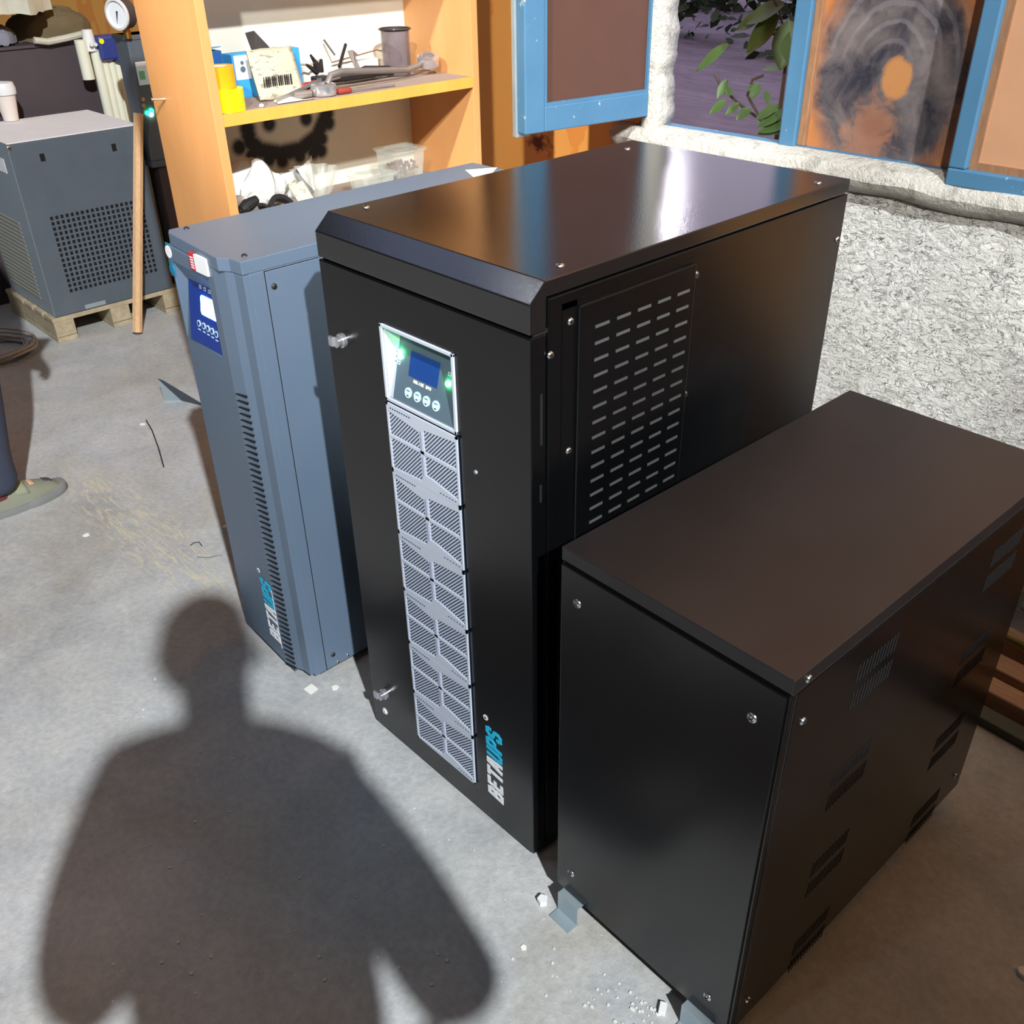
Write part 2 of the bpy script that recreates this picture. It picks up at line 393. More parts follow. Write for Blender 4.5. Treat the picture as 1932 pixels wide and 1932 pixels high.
def thing(name, label, cat, loc=(0, 0, 0), group=None):
    o = bpy.data.objects.new(name, None); C.objects.link(o); o.location = loc; o.empty_display_size = .05
    return tag(o, label, cat, group)
def struct(name, mb, mats, **k):
    return tag(mb.build(name, mats, **k), kind='structure')
def copy_tree(o, loc=None, parent=None, rot=None):
    c = o.copy(); C.objects.link(c)
    if parent is not None: c.parent = parent
    if loc is not None: c.location = loc
    if rot is not None: c.rotation_euler = rot
    for ch in list(o.children): copy_tree(ch, parent=c)
    return c

# ================================================================= THE SETTING
YW = 1.42
struct('floor', MB().box((-6, -7, -.1), (10, YW + .01, 0)), 'floor')
struct('ceiling', MB().box((-6, -7, 9), (10, 1.5, 9.1)), 'ceiling')
struct('wall_left', MB().box((-6.1, -7, 0), (-6, 1.5, 9)), 'farwall')
struct('wall_right', MB().box((10, -7, 0), (10.1, 1.5, 9)), 'farwall')
struct('wall_front', MB().box((-6, -7.1, 0), (10, -7, 9)), 'farwall')
WX0 = -.452   # left jamb of the window opening
YB = 1.478
mb = MB().box((-6, YW, 0), (WX0 - .03, YB, 9), 0)
mb.box((WX0 - .03, YW, 2.35), (10, YB, 9), 0).box((.9, YW, 0), (10, YB, .975), 0).box((1.9, YW, .975), (10, YB, 2.35), 0)
mb.box((WX0 - .03, YW, 0), (.9, YB, .975), 1)
struct('wall_back', mb, ['orange', 'plaster'])
def plf(u, v):
    x = WX0 - .16 + u * 1.50; z = v * .985
    return (x, YW - .004 - .006 * math.sin(x * 7 + z * 5) ** 2 - (.010 if v > .97 else 0), z)
struct('trim_3', MB().grid(plf, 80, 60), 'plaster', smooth=True)
# broken white jamb left of the opening
rj = random.Random(3)
def jamb(u, v):
    z = .985 + v * 1.365; k = [(-.035, -.012), (-.012, -.014), (.0, -.008), (.004, .0), (.002, .05)][int(round(u * 4))]
    e = (.0035 * math.sin(z * 37) + .0025 * math.sin(z * 91 + 1) + rj.uniform(-.0012, .0012)) if u > .3 else 0
    return (WX0 + k[0] + e, YW + k[1] + e * .4, z)
struct('trim_1', MB().grid(jamb, 4, 160), 'limewash', solid=.012, smooth=True)
# limewashed ledge under the window, lumpy front
rl = random.Random(5)
def ledge(u, v):
    x = WX0 - .13 + u * 2.1
    prof = [(0.0, .0), (.040, -.003), (.062, -.010), (.066, -.020), (.058, -.032), (.044, -.040)]
    k = v * 5; i = min(4, int(k)); a = k - i
    d = prof[i][0] * (1 - a) + prof[i + 1][0] * a; h = prof[i][1] * (1 - a) + prof[i + 1][1] * a
    lift = .004 * math.sin(x * 9) + .003 * math.sin(x * 23 + 1)
    return (x, 1.458 - d + .003 * math.sin(x * 31) * math.sin(x * 13 + v * 4) + rl.uniform(-.0006, .0006), .992 + h + lift * (v > .3))
struct('trim_2', MB().grid(ledge, 110, 10), 'limewash', solid=-.02, smooth=True)

# window frames: blue posts, soot-swirled pane, lower rails
FY0, FY1 = 1.440, 1.475
win = MB().box((WX0, FY0, .985), (1.9, FY1, 1.012)); win.box((WX0, FY0, 2.3), (1.9, FY1, 2.35))
W1 = bpy.data.objects.new('window_1', None); C.objects.link(W1); tag(W1, kind='structure')
win.build('frame', 'blue', W1, bevel=.003)
MB().box((-.062, FY0 - .008, .985), (-.016, FY1, 2.3)).build('post', 'blue', W1, bevel=.004)
MB().box((.395, FY0 - .012, .97), (.44, FY1, 2.3)).build('post', 'blue', W1, bevel=.004)
MB().box((-.016, FY0 + .005, 1.012), (.004, FY1 + .01, 2.3)).build('bead', 'framebrown', W1, bevel=.002)
MB().box((.378, FY0 + .005, 1.012), (.395, FY1 + .01, 2.3)).build('bead', 'framebrown', W1, bevel=.002)
MB().box((.004, FY0 + .020, 1.012), (.378, FY0 + .026, 2.3)).build('pane', 'fanpane', W1)
MB().box((.44, FY0 + .020, 1.03), (1.9, FY0 + .026, 2.3)).build('pane', 'tanpane', W1)
# neighbouring sash pushed a little into the room at the right
sr = MB()
sr.box((.405, 1.385, .992), (1.3, 1.425, 1.030)).box((.405, 1.385, 1.03), (.445, 1.425, 2.2)).box((.405, 1.385, 2.2), (1.3, 1.425, 2.24)).box((1.26, 1.385, 1.03), (1.3, 1.425, 2.2))
W2 = bpy.data.objects.new('window_2', None); C.objects.link(W2); tag(W2, kind='structure')
sr.build('frame', 'blue', W2, bevel=.004)
MB().box((.445, 1.402, 1.03), (.462, 1.418, 2.2)).box((.462, 1.402, 1.03), (1.26, 1.418, 1.045)).build('bead', 'framebrown', W2)
MB().box((.462, 1.408, 1.045), (1.26, 1.414, 2.2)).build('pane', 'tanpane', W2)
# open casement: hinged at the jamb, swung about square into the room
S0 = ony(1246, 213, 1.46); S1 = onz(984, 253, S0.z)
hd = (S1 - S0); hd.z = 0; SL = hd.length; hd.normalize(); nd = Vector((hd.y, -hd.x, 0))
if nd.x < 0: nd = -nd
def sp(a, t, z): return S0 + hd * a + nd * t + Vector((0, 0, z))
def sbox(mb, a0, a1, t0, t1, z0, z1, m=0):
    p = [sp(a0, t0, z0), sp(a1, t0, z0), sp(a1, t1, z0), sp(a0, t1, z0)]; return mb.prism(p, (0, 0, z1 - z0), m)
SH = 1.15
WS = bpy.data.objects.new('window_3', None); C.objects.link(WS); tag(WS, kind='structure')
f = MB(); sbox(f, 0, .062, -.018, .018, 0, SH); sbox(f, SL - .062, SL, -.018, .018, 0, SH)
sbox(f, .062, SL - .062, -.018, .018, 0, .062); sbox(f, .062, SL - .062, -.018, .018, SH - .062, SH)
f.build('frame', 'blue', WS, bevel=.003)
b = MB()
sbox(b, .062, .070, .006, .016, .062, SH - .062); sbox(b, SL - .070, SL - .062, .006, .016, .062, SH - .062); sbox(b, .070, SL - .070, .006, .016, .062, .070)
b.build('bead', 'blue', WS)
b = MB(); sbox(b, .062, SL - .062, -.002, .004, .062, SH - .062); b.build('pane', 'sashbrown', WS)
b = MB(); sbox(b, SL - .038, SL + .004, -.036, -.0185, -.012, SH); b.build('weather_bar', 'zinc', WS, bevel=.002)
MB().cyl(ony(1240, 145, 1.46) + Vector((0.0, -.02, 0)), .006, .01, 'x').build('bolt', 'darksteel', WS)
tag(MB().tube([(-.60, 1.41, .88), (-.57, 1.405, .93), (-.54, 1.40, .985), (-.50, 1.41, 1.01), (-.47, 1.43, 1.06)], .006).build('hanging_cable', 'blackrubber', smooth=True),
    'short black cable hanging over the left end of the window ledge', 'cable')

# outside the window
struct('ground', MB().grid(lambda u, v: (-13 + u * 16, 1.75 + v * 16, .12 + .05 * math.sin(u * 31) * math.sin(v * 23)), 60, 60), 'ground', smooth=True)
def leafcloud(mb, c, R, n, size, rnd):
    for i in range(n):
        p = Vector(c) + Vector([max(-1, min(1, rnd.gauss(0, .5))) * R[k_] for k_ in range(3)])
        e = Euler((rnd.uniform(-1, 1), rnd.uniform(-1, 1), rnd.uniform(0, 6.3))).to_matrix(); L = size * rnd.uniform(.6, 1.3)
        mb.add([p + e @ Vector(q) * L for q in ((0, 0, 0), (.28, .35, .06), (.2, .8, .05), (0, 1.1, 0), (-.2, .8, .05), (-.28, .35, .06))], [(0, 1, 2, 3, 4, 5)])
rv = random.Random(11)
for k, (x, y, z, R, lab) in enumerate((
        (-7.4, 9.9, 1.0, (1.2, .5, .9), 'dark hedge beyond the paving, seen left in the open window'),
        (-4.4, 9.3, 1.0, (1.0, .5, .9), 'dark hedge beyond the paving, seen right in the open window'),
        (-9.0, 13.5, 1.3, (4.0, .6, 1.1), 'tall dark trees far behind the hedges, top of the open window'))):
    h = thing('hedge' if k < 2 else 'tree', lab, 'hedge' if k < 2 else 'tree', (x, y, .1)); m_ = MB(); leafcloud(m_, (x, y, z), R, 1500, .16 if k < 2 else .3, rv); m_.build('foliage', 'leafdark', h)
    MB().tube([(x, y, .1), (x + .1, y, z)], [.08, .03]).build('trunk', 'stem', h)
def leaf(p, d, L, wd, droop=.3):
    d = Vector(d).normalized(); s_ = d.cross(Vector((.3, -.5, .8))).normalized(); up = s_.cross(d); mb = MB()
    def fn(u, v):
        wv = wd * math.sin(PI * min(.999, v * .94 + .04)) ** .8 * (1 - .25 * v)
        return Vector(p) + d * (v * L) + s_ * ((u - .5) * 2 * wv) - up * (droop * L * v * v - abs(u - .5) * .25 * wd)
    return mb.grid(fn, 4, 8)
def plant(base, stems, label, seed):
    r = random.Random(seed); t = thing('window_plant', label, 'plant', (base.x, base.y, .05))
    MB().tube([(base.x, base.y, .05), base + Vector((0, 0, -.4)), base + Vector((0, 0, -.03))], [.012, .009, .005]).build('stem', 'stem', t, smooth=True)
    for st in stems:
        MB().tube([onyv(*q) for q in st['path']], .004, 6).build('stem', 'stem', t, smooth=True)
        for (u, v, Y, du, dv, L, wd) in st['leaves']:
            p = ony(u, v, Y); q2 = ony(u + du, v + dv, Y - .03)
            leaf(p, q2 - p, L, wd, .15).build('leaf', 'bamboo', t, smooth=True)
    return t
def onyv(u, v, Y): return ony(u, v, Y)
plant(ony(1500, 260, 1.62), [
    dict(path=[(1490, 262, 1.60), (1440, 230, 1.62), (1400, 200, 1.63), (1360, 165, 1.64), (1350, 140, 1.64)],
         leaves=[(1375, 85, 1.64, -60, 40, .115, .026), (1372, 150, 1.63, -18, 32, .055, .015), (1440, 130, 1.62, 45, -4, .055, .012), (1385, 150, 1.62, 20, -12, .03, .010),
                 (1375, 165, 1.62, 2, 30, .03, .012)]),
    dict(path=[(1495, 262, 1.58), (1470, 240, 1.59), (1430, 215, 1.60), (1410, 180, 1.61), (1420, 150, 1.61), (1440, 142, 1.61)],
         leaves=[(1432, 158, 1.60, -14, 26, .045, .016), (1425, 160, 1.60, -16, 12, .03, .012), (1445, 172, 1.60, 6, 28, .045, .010), (1370, 190, 1.60, -35, 24, .055, .018),
                 (1395, 195, 1.60, -30, 22, .045, .015), (1415, 205, 1.59, -22, 16, .045, .018), (1470, 200, 1.58, -50, 24, .07, .020), (1480, 215, 1.57, -60, 22, .08, .022),
                 (1490, 235, 1.56, -70, 10, .09, .022), (1495, 225, 1.57, -30, -20, .05, .018), (1488, 245, 1.56, -80, 4, .09, .018)])],
    'leafy branch outside the open window, leaves drooping over the paving', 5)
plant(ony(1490, 60, 2.3), [dict(path=[(1500, 120, 2.3), (1480, 60, 2.3), (1470, 20, 2.3), (1450, -20, 2.3)],
         leaves=[(1470, 30, 2.3, -40, 40, .15, .05), (1490, 40, 2.3, -10, 50, .15, .05), (1480, 10, 2.3, -60, 20, .15, .05), (1440, 30, 2.3, -50, 20, .1, .04), (1495, 60, 2.3, 5, 50, .12, .05)])],
    'dark leafy twig in the top right corner of the open window', 6)

# ================================================================= TALL BLACK CABINET
W, D, H = .5, .782, 1.123
T = thing('tall_cabinet', 'tall black power cabinet with chamfered lid and silver grille strip, in the middle', 'power cabinet', (.25, .39, 0))
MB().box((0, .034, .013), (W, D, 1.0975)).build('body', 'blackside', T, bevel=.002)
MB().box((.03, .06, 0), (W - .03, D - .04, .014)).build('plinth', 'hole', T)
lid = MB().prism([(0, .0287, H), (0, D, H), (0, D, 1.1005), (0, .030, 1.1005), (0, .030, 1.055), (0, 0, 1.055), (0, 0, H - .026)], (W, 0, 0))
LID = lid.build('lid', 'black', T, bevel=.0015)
DO = MB().box((0, 0, .013), (W, .030, 1.051)).build('door', 'blackside', T, bevel=.0025)
MB().box((.002, .008, 1.05), (W - .002, .034, 1.056)).build('seal', 'hole', T)
def screw(p, n, parent, r=.0062, mat='steel', name='screw'):
    n = Vector(n); mb = MB().lathe([(0, .0035), (r * .55, .0032), (r * .9, .0018), (r, 0)], p, 14, axis=n)
    a = n.orthogonal().normalized(); b2 = n.cross(a)
    for d in (a, b2):
        e = n.cross(d); q = [Vector(p) + d * (i * r * .6) + e * (j * r * .1) + n * .0030 for i, j in ((-1, -1), (1, -1), (1, 1), (-1, 1))]
        mb.prism(q, n * .0009, 1)
    return mb.build(name, [mat, 'hole'], parent, smooth=True)
for x, y in ((.029, .084), (.469, .087), (.05, .709), (.474, .719)): screw((x, y, H), (0, 0, 1), LID)
for y, z in ((.038, 1.017), (.77, 1.019)): screw((W, y, z), (1, 0, 0), T)
# side slit of the door hinge
MB().box((W - .001, .018, .885), (W + .0006, .0225, .965)).build('hinge_slit', 'hole', DO)
MB().box((W - .001, .017, .79), (W + .0006, .021, .82)).build('hinge_slit', 'hole', DO)
# side vent cover
VC = MB().box((W, .088, .30), (W + .007, .345, 1.075)).build('vent_cover', 'blackside', T, bevel=.002)
VF = MB().box((W, .060, .30), (W + .0012, .088, 1.083)).box((W, .060, 1.075), (W + .0012, .345, 1.083)).build('vent_flange', 'blackside', T)
SM = plain('slot_edge_grey', (74, 76, 75), .5); vs0 = None
for r_ in range(16):
    for c_ in range(5):
        y0 = .1195 + c_ * .0455; z0 = 1.037 - r_ * .0250
        if vs0 is None:
            vs0 = MB().box((W + .0066, y0, z0 - .0022), (W + .0080, y0 + .029, z0 + .0022)).build('vent_slot', SM, VC); vl0 = vs0.location.copy()
        else:
            c2 = vs0.copy(); C.objects.link(c2); c2.location = vl0 + Vector((0, y0 - .1195, z0 - 1.037))
for y, z in ((.076, 1.055), (.076, .855), (.352, 1.054), (.349, .855), (.076, .45)): screw((W + .001, y, z), (1, 0, 0), T, .0062)
# display bezel: a tray, deep at the top and flush at the bottom
bx0, bx1, bz0, bz1 = .160, .341, .851, .984
BZ = MB()
fr = .006
BZ.box((bx0, -.004, bz0), (bx1, 0, bz0 + fr)).box((bx0, -.004, bz1 - fr), (bx1, 0, bz1)).box((bx0, -.004, bz0), (bx0 + fr, 0, bz1)).box((bx1 - fr, -.004, bz0), (bx1, 0, bz1))
BEZ = BZ.build('display_bezel', 'silver', DO, bevel=.001)
ix0, ix1, iz0, iz1 = bx0 + fr, bx1 - fr, bz0 + fr, bz1 - fr
dp = .026   # recess depth at the top
cut = MB().box((ix0, -.02, iz0), (ix1, .0295, iz1)).build('recess_cutter', 'hole'); 
bm_ = DO.modifiers.new('recess', 'BOOLEAN'); bm_.operation = 'DIFFERENCE'; bm_.object = cut; bm_.solver = 'EXACT'
dg = bpy.context.evaluated_depsgraph_get(); me_new = bpy.data.meshes.new_from_object(DO.evaluated_get(dg)); DO.modifiers.clear(); DO.data = me_new; bpy.data.objects.remove(cut)
px0, px1 = ix0 + .012, ix1 - .004; pz0, pz1 = iz0 + .002, iz1 - .008
P0 = Vector((px0, -.001, pz0)); P1 = Vector((px1, -.001, pz0)); P2 = Vector((px1, dp, pz1)); P3 = Vector((px0, dp, pz1))
g = MB()
g.add([(ix0, 0, iz0), (ix0, 0, iz1), P3, P0], [(0, 1, 2, 3)])
g.add([(ix1, 0, iz0), (ix1, 0, iz1), P2, P1], [(0, 1, 2, 3)])
g.add([(ix0, 0, iz1), (ix1, 0, iz1), P2, P3], [(0, 1, 2, 3)])
g.add([(ix0, 0, iz0), (ix1, 0, iz0), P1, P0], [(0, 1, 2, 3)])
g.build('recess_wall', 'silver', BEZ)
DP = MB().add([P0, P1, P2, P3], [(0, 1, 2, 3)]).build('display_panel', 'panelgrey', BEZ)
ux = Vector((1, 0, 0)); uz = (P3 - P0).normalized(); un = -(ux.cross(uz)).normalized()
if un.y > 0: un = -un
PH = (P3 - P0).length; PWd = px1 - px0
def pp(a, b, t=0): return P0 + ux * a + uz * b + un * t
def pbox(mb, a0, b0, a1, b1, t0, t1, m=0): return mb.prism([pp(a0, b0, t0), pp(a1, b0, t0), pp(a1, b1, t0), pp(a0, b1, t0)], un * (t1 - t0), m)
# tiny letters built from strokes
FONT = {'B': [[(0, 0), (0, 1), (.7, 1), (.85, .85), (.85, .65), (.7, .52), (.9, .38), (.9, .15), (.72, 0), (0, 0)], [(0, .52), (.7, .52)]],
        'E': [[(.85, 1), (0, 1), (0, 0), (.85, 0)], [(0, .52), (.7, .52)]], 'T': [[(0, 1), (1, 1)], [(.5, 1), (.5, 0)]],
        'A': [[(0, 0), (.3, 1), (.7, 1), (1, 0)], [(.15, .33), (.85, .33)]], 'U': [[(0, 1), (0, .2), (.2, 0), (.7, 0), (.9, .2), (.9, 1)]],
        'P': [[(0, 0), (0, 1), (.7, 1), (.9, .85), (.9, .6), (.7, .45), (0, .45)]],
        'S': [[(.88, .78), (.88, .85), (.7, 1), (.2, 1), (0, .85), (0, .68), (.15, .56), (.75, .44), (.9, .32), (.9, .15), (.7, 0), (.18, 0), (0, .15), (0, .22)]],
        'O': [[(.2, 0), (0, .2), (0, .8), (.2, 1), (.7, 1), (.9, .8), (.9, .2), (.7, 0), (.2, 0)]], 'N': [[(0, 0), (0, 1), (.9, 0), (.9, 1)]],
        'L': [[(0, 1), (0, 0), (.8, 0)]], 'I': [[(.4, 0), (.4, 1)]], 'R': [[(0, 0), (0, 1), (.7, 1), (.9, .8), (.7, .5), (0, .5)], [(.5, .5), (.9, 0)]], ' ': []}
def letters(mb, text, org, ax, ay, nrm, cw, h, gap, th, shear=0, m=0, depth=.0006, wfac=1):
    org = Vector(org); ax = Vector(ax); ay = Vector(ay); nrm = Vector(nrm); x = 0; cnt = 0
    for ch in text:
        for st in FONT[ch]:
            pts = [Vector(((th / 2 + p[0] * (cw * wfac - th)), th / 2 + p[1] * (h - th))) for p in st]
            for a, b_ in zip(pts, pts[1:]):
                d = b_ - a; L = d.length
                if L < 1e-9: continue
                d /= L; n2 = Vector((-d.y, d.x)) * th / 2; a2 = a - d * th * .42; b2_ = b_ + d * th * .42
                q = [a2 + n2, a2 - n2, b2_ - n2, b2_ + n2]
                cnt += 1; mb.prism([org + ax * (x + p.x + p.y * shear) + ay * p.y for p in q], nrm * (depth + (cnt % 12) * .00004), m)
        x += cw + gap
    return x
def ab(u, v):
    d = onpl(u, v, P0, un) - P0; return d.dot(ux), d.dot(uz)
_q = [ab(*t_) for t_ in ((776, 661), (829, 684), (828, 733), (772, 709))]
sa0, sa1 = (_q[0][0] + _q[3][0]) / 2, (_q[1][0] + _q[2][0]) / 2; sb0, sb1 = (_q[2][1] + _q[3][1]) / 2, (_q[0][1] + _q[1][1]) / 2
sc_ = MB(); pbox(sc_, sa0, sb0, sa1, sb1, .0002, .0010); SCR = sc_.build('screen', 'lcdblue', DP)
b = MB(); letters(b, 'ONLINE UPS', pp((sa0 + sa1) / 2 - .022, sb0 - .0085, .0003), ux, uz, un, .0034, .0050, .0011, .0011, 0); b.build('caption', 'white', DP)
for i in range(4):
    cx, cb = ab(*((771, 741), (788, 749), (805, 757), (823, 766))[i]); q = MB().cyl(pp(cx, cb, .0002), .0086, .0012, un, 24)
    o = q.build('button', 'icon', DP, smooth=True)
    q = MB(); pbox(q, cx - .004, cb + .0028, cx + .004, cb + .0042, .0014, .0018, 0); pbox(q, cx - .0022, cb - .0055, cx + .0022, cb - .0038, .0014, .0018, 1); q.build('button_mark', ['teal', 'hole'], o)
for (u, v) in ((750, 663), (749, 672), (748, 681), (753, 684), (849, 706)):
    a_, b_ = ab(u, v); q = MB(); pbox(q, a_ - .0035, b_ - .003, a_ + .0035, b_ + .003, .0003, .0007, 0); pbox(q, a_ - .0018, b_ - .0015, a_ + .0018, b_ + .0015, .0007, .0009, 1); q.build('status_icon', ['icon', 'panelgrey'], DP)
for (u, v, r_, mm) in ((757, 664, .0046, 'ledgreen'), (756, 674, .0030, 'ledwhite'), (847, 724, .0050, 'ledgreen')):
    a_, b_ = ab(u, v); MB().cyl(pp(a_, b_, .0003), r_, .003, un, 16).build('indicator_light', mm, DP)
# grille strip of six modules
def clip(poly, x0, x1, z0, z1):
    for ax_, lim, sg in ((0, x0, 1), (0, x1, -1), (1, z0, 1), (1, z1, -1)):
        out = []
        for a, b_ in zip(poly, poly[1:] + poly[:1]):
            da = (a[ax_] - lim) * sg; db = (b_[ax_] - lim) * sg
            if da >= 0: out.append(a)
            if (da >= 0) != (db >= 0):
                t = da / (da - db); out.append((a[0] + (b_[0] - a[0]) * t, a[1] + (b_[1] - a[1]) * t))
        poly = out
        if len(poly) < 3: return None
    return poly
gx0, gx1 = .1615, .341; gm = (gx0 + gx1) / 2
for k in range(6):
    z1_ = .8475 - k * .1278; z0_ = z1_ - .1268
    g = MB(); g.box((gx0 + .001, -.0025, z0_ + .001), (gx1 - .0012, -.0002, z1_ - .001), 1)          # dark back
    t0, t1 = -.0052, -.0024
    for (a, b_, c_, d_) in ((gx0, gx1, z0_, z0_ + .004), (gx0, gx1, z1_ - .004, z1_), (gx0, gx0 + .004, z0_, z1_), (gx1 - .004, gx1, z0_, z1_)): g.box((a, t0, c_), (b_, t1, d_))
    zc = z0_ + .066
    g.box((gm - .005, t0, z0_ + .004), (gm + .005, t1, z1_ - .004)); g.box((gx0 + .004, t0, zc - .0028), (gx1 - .004, t1, zc + .0028))
    # smooth panel wedges and perforated strips beside the seams
    zt = z1_ - .020; zb = z0_ + .012
    g.prism([(gx0 + .004, t0, z1_ - .004), (gm - .005, t0, z1_ - .004), (gm - .005, t0, zt - .006), (gx0 + .004, t0, zt + .006)], (0, t1 - t0, 0))
    g.prism([(gm + .005, t0, z1_ - .004), (gx1 - .004, t0, z1_ - .004), (gx1 - .004, t0, z1_ - .010), (gm + .005, t0, zt + .002)], (0, t1 - t0, 0))
    g.prism([(gm + .005, t0, z0_ + .004), (gx1 - .004, t0, z0_ + .004), (gx1 - .004, t0, zb), (gm + .02, t0, zb + .012), (gm + .005, t0, zb + .013)], (0, t1 - t0, 0))
    g.prism([(gx0 + .004, t0, z0_ + .004), (gm - .005, t0, z0_ + .004), (gm - .005, t0, zb - .002)], (0, t1 - t0, 0))
    for i in range(9): g.box((gx0 + .010 + i * .0062, t0 - .0003, z1_ - .0085), (gx0 + .0135 + i * .0062, t0, z1_ - .0062), 1)
    for i in range(6): g.box((gm + .040 + i * .0075, t0 - .0003, z0_ + .0062), (gm + .0435 + i * .0075, t0, z0_ + .0080), 1)
    for (a, b_, c_, d_) in ((gx0 + .004, gm - .005, z0_ + .004, zc - .0028), (gm + .005, gx1 - .004, z0_ + .004, zc - .0028), (gx0 + .004, gm - .005, zc + .0028, z1_ - .004), (gm + .005, gx1 - .004, zc + .0028, z1_ - .004)):
        s0 = -.10
        while s0 < .2:
            # ribs climb to the right
            q = clip([(a + s0, c_ - .01), (a + s0 + .0037, c_ - .01), (a + s0 + .0037 + .085, c_ + .075), (a + s0 + .085, c_ + .075)], a, b_, c_, d_)
            if q: g.prism([(x, t0 + .0006, z) for x, z in q], (0, t1 - t0 - .0006, 0))
            s0 += .0072
    for (za, zb_) in ((z1_ - .055, z1_ - .022), (z0_ + .022, z0_ + .058)):
        g.box((gm - .0014, t0 - .0008, za), (gm + .0014, t0, zb_), 2)
    o = g.build('grille_module', ['silver', 'slot', 'pin'], DO)
# door locks and logo
for (x, z) in ((.047, .922), (.049, .124)):
    k = MB().cyl((x, 0, z), .0125, -.006, 'y', 24).cyl((x, -.006, z), .0095, -.010, 'y', 24)
    lk = k.build('lock', 'chrome', DO, smooth=True); MB().box((x - .016, -.020, z - .0085), (x - .004, -.014, z + .0085)).build('latch_tab', 'chrome', lk, bevel=.001)
MB().lathe([(0, .003), (.006, .003), (.009, 0)], (.040, 0, .066), 7, axis=(0, -1, 0)).build('paint_chip', 'concretebits', DO)
MB().lathe([(0, .002), (.003, .002), (.004, 0)], (.378, 0, .800), 7, axis=(0, -1, 0)).build('paint_chip', 'zinc', DO)
def logo(parent, xb, z0, z1, h, y, underline=False):
    cw = (z1 - z0) / 7 * .93; gp = (z1 - z0) / 7 - cw; g = MB(); th = cw * .33
    letters(g, 'BETA', (xb, y, z0), (0, 0, 1), (-1, 0, 0), (0, -1, 0), cw, h, gp, th, .10, 0)
    letters(g, 'UPS', (xb, y, z0 + (z1 - z0) * 4 / 7), (0, 0, 1), (-1, 0, 0), (0, -1, 0), cw, h, gp, th * .95, .10, 1)
    if underline: g.box((xb + .0010, y - .0006, z0 - .012), (xb + .0030, y, z1 - .016), 0)
    c_ = Vector((xb - h + .001, y, z1 + .017)); g.cyl(c_, .0062, .0006, (0, -1, 0), 24)
    letters(g, 'R', c_ + Vector((.0022, -.0006, -.0018)), (0, 0, 1), (-1, 0, 0), (0, -1, 0), .0036, .0046, 0, .001, 0, 2)
    g.build('logo', ['white', 'cyan', 'hole'], parent)
logo(DO, .4185, .083, .266, .043, -.0004)

# ================================================================= GREY CABINET
gX0, gX1, gY0, gY1, gH = -.500, -.207, -.033, .775, 1.007
G = thing('slim_cabinet', 'slim slate-grey power cabinet with lit blue display, left of the tall black cabinet', 'power cabinet', (-.35, .37, 0))
def outl(ins=0): return [(gX0 + .0, -.028), (gX0 + .018, -.040), (gX0 + .175, -.052), (gX1 - .048, -.054), (gX1 - .030, -.042), (gX1, -.040)]
MB().box((gX0, -.022, .02), (gX1, gY1, .982)).build('body', 'grey', G, bevel=.002)
pl = [(x, y, gH) for x, y in [(gX0, -.026), (gX0 + .018, -.036), (gX0 + .20, -.050), (gX1 - .055, -.052), (gX1 - .035, -.038), (gX1, -.034), (gX1, gY1), (gX0, gY1)]]
GT = MB().prism(pl, (0, 0, -.025)).build('top_cover', 'grey', G, bevel=.0015)
MB().box((gX1 - .0005, .010, .025), (gX1 + .0022, gY1 - .01, .979)).build('side_panel', 'grey', G, bevel=.001)
MB().box((gX1 - .0005, .0085, .02), (gX1 + .0006, .0102, .981)).box((gX1 - .0005, .0085, .979), (gX1 + .0006, gY1, .9805)).build('side_seam', 'hole', G)
# front moulding, chamfered along its right edge
fp = [(gX0, -.030), (gX0 + .012, -.040), (gX1 - .085, -.050), (gX1 - .048, -.044), (gX1 - .028, -.036), (gX1, -.034), (gX1, -.021), (gX0, -.021)]
FR = MB().prism([(x, y, .030) for x, y in fp], (0, 0, .951)).build('front_panel', 'grey', G, bevel=.001)
MB().prism([(gX0 + .02, -.036, .02), (gX1 - .05, -.046, .02), (gX1 - .065, -.046, .031), (gX0 + .02, -.036, .031)], (0, .02, 0)).build('kick_edge', 'greydk', G)
# recess with display
rx0, rx1, rz0, rz1 = -.482, -.318, .795, .952
cut = MB().box((rx0, -.1, rz0), (rx1, -.024, rz1)).build('recess_cutter', 'hole')
k = FR.modifiers.new('recess', 'BOOLEAN'); k.operation = 'DIFFERENCE'; k.object = cut; k.solver = 'EXACT'
dg = bpy.context.evaluated_depsgraph_get(); nm = bpy.data.meshes.new_from_object(FR.evaluated_get(dg)); FR.modifiers.clear(); FR.data = nm; bpy.data.objects.remove(cut)
BLp = ony(358, 624, -.0445); TLp = ony(356, 526, -.0265); gxl = BLp.x; gzb = rz0 + .001; gzt = TLp.z
b0 = Vector((gxl, -.0445, gzb)); a1 = Vector((rx1 - .001, -.0445, gzb)); a2 = Vector((rx1 - .001, -.0255, gzt)); a3 = Vector((gxl, -.0255, gzt))
g = MB().add([(rx0, -.0385, rz0), (rx0, -.0385, rz1), a3, b0], [(0, 1, 2, 3)]); g.add([(rx0, -.0385, rz1), (rx1, -.044, rz1), a2, a3], [(0, 1, 2, 3)])
g.build('recess_wall', 'grey', FR)
GP = MB().add([b0, a1, a2, a3], [(0, 1, 2, 3)]).build('display_panel', 'paneldark', FR)
gz = (a3 - b0).normalized(); gn = ux.cross(gz).normalized(); gn = -gn if gn.y > 0 else gn
def gp_(a, b_, t=0): return b0 + ux * a + gz * b_ + gn * t
def gab(u, v): d = onpl(u, v, b0, gn) - b0; return d.dot(ux), d.dot(gz)
def gbox(mb, c0, c1, c2, c3, t0, t1, m=0): return mb.prism([gp_(c0, c1, t0), gp_(c2, c1, t0), gp_(c2, c3, t0), gp_(c0, c3, t0)], gn * (t1 - t0), m)
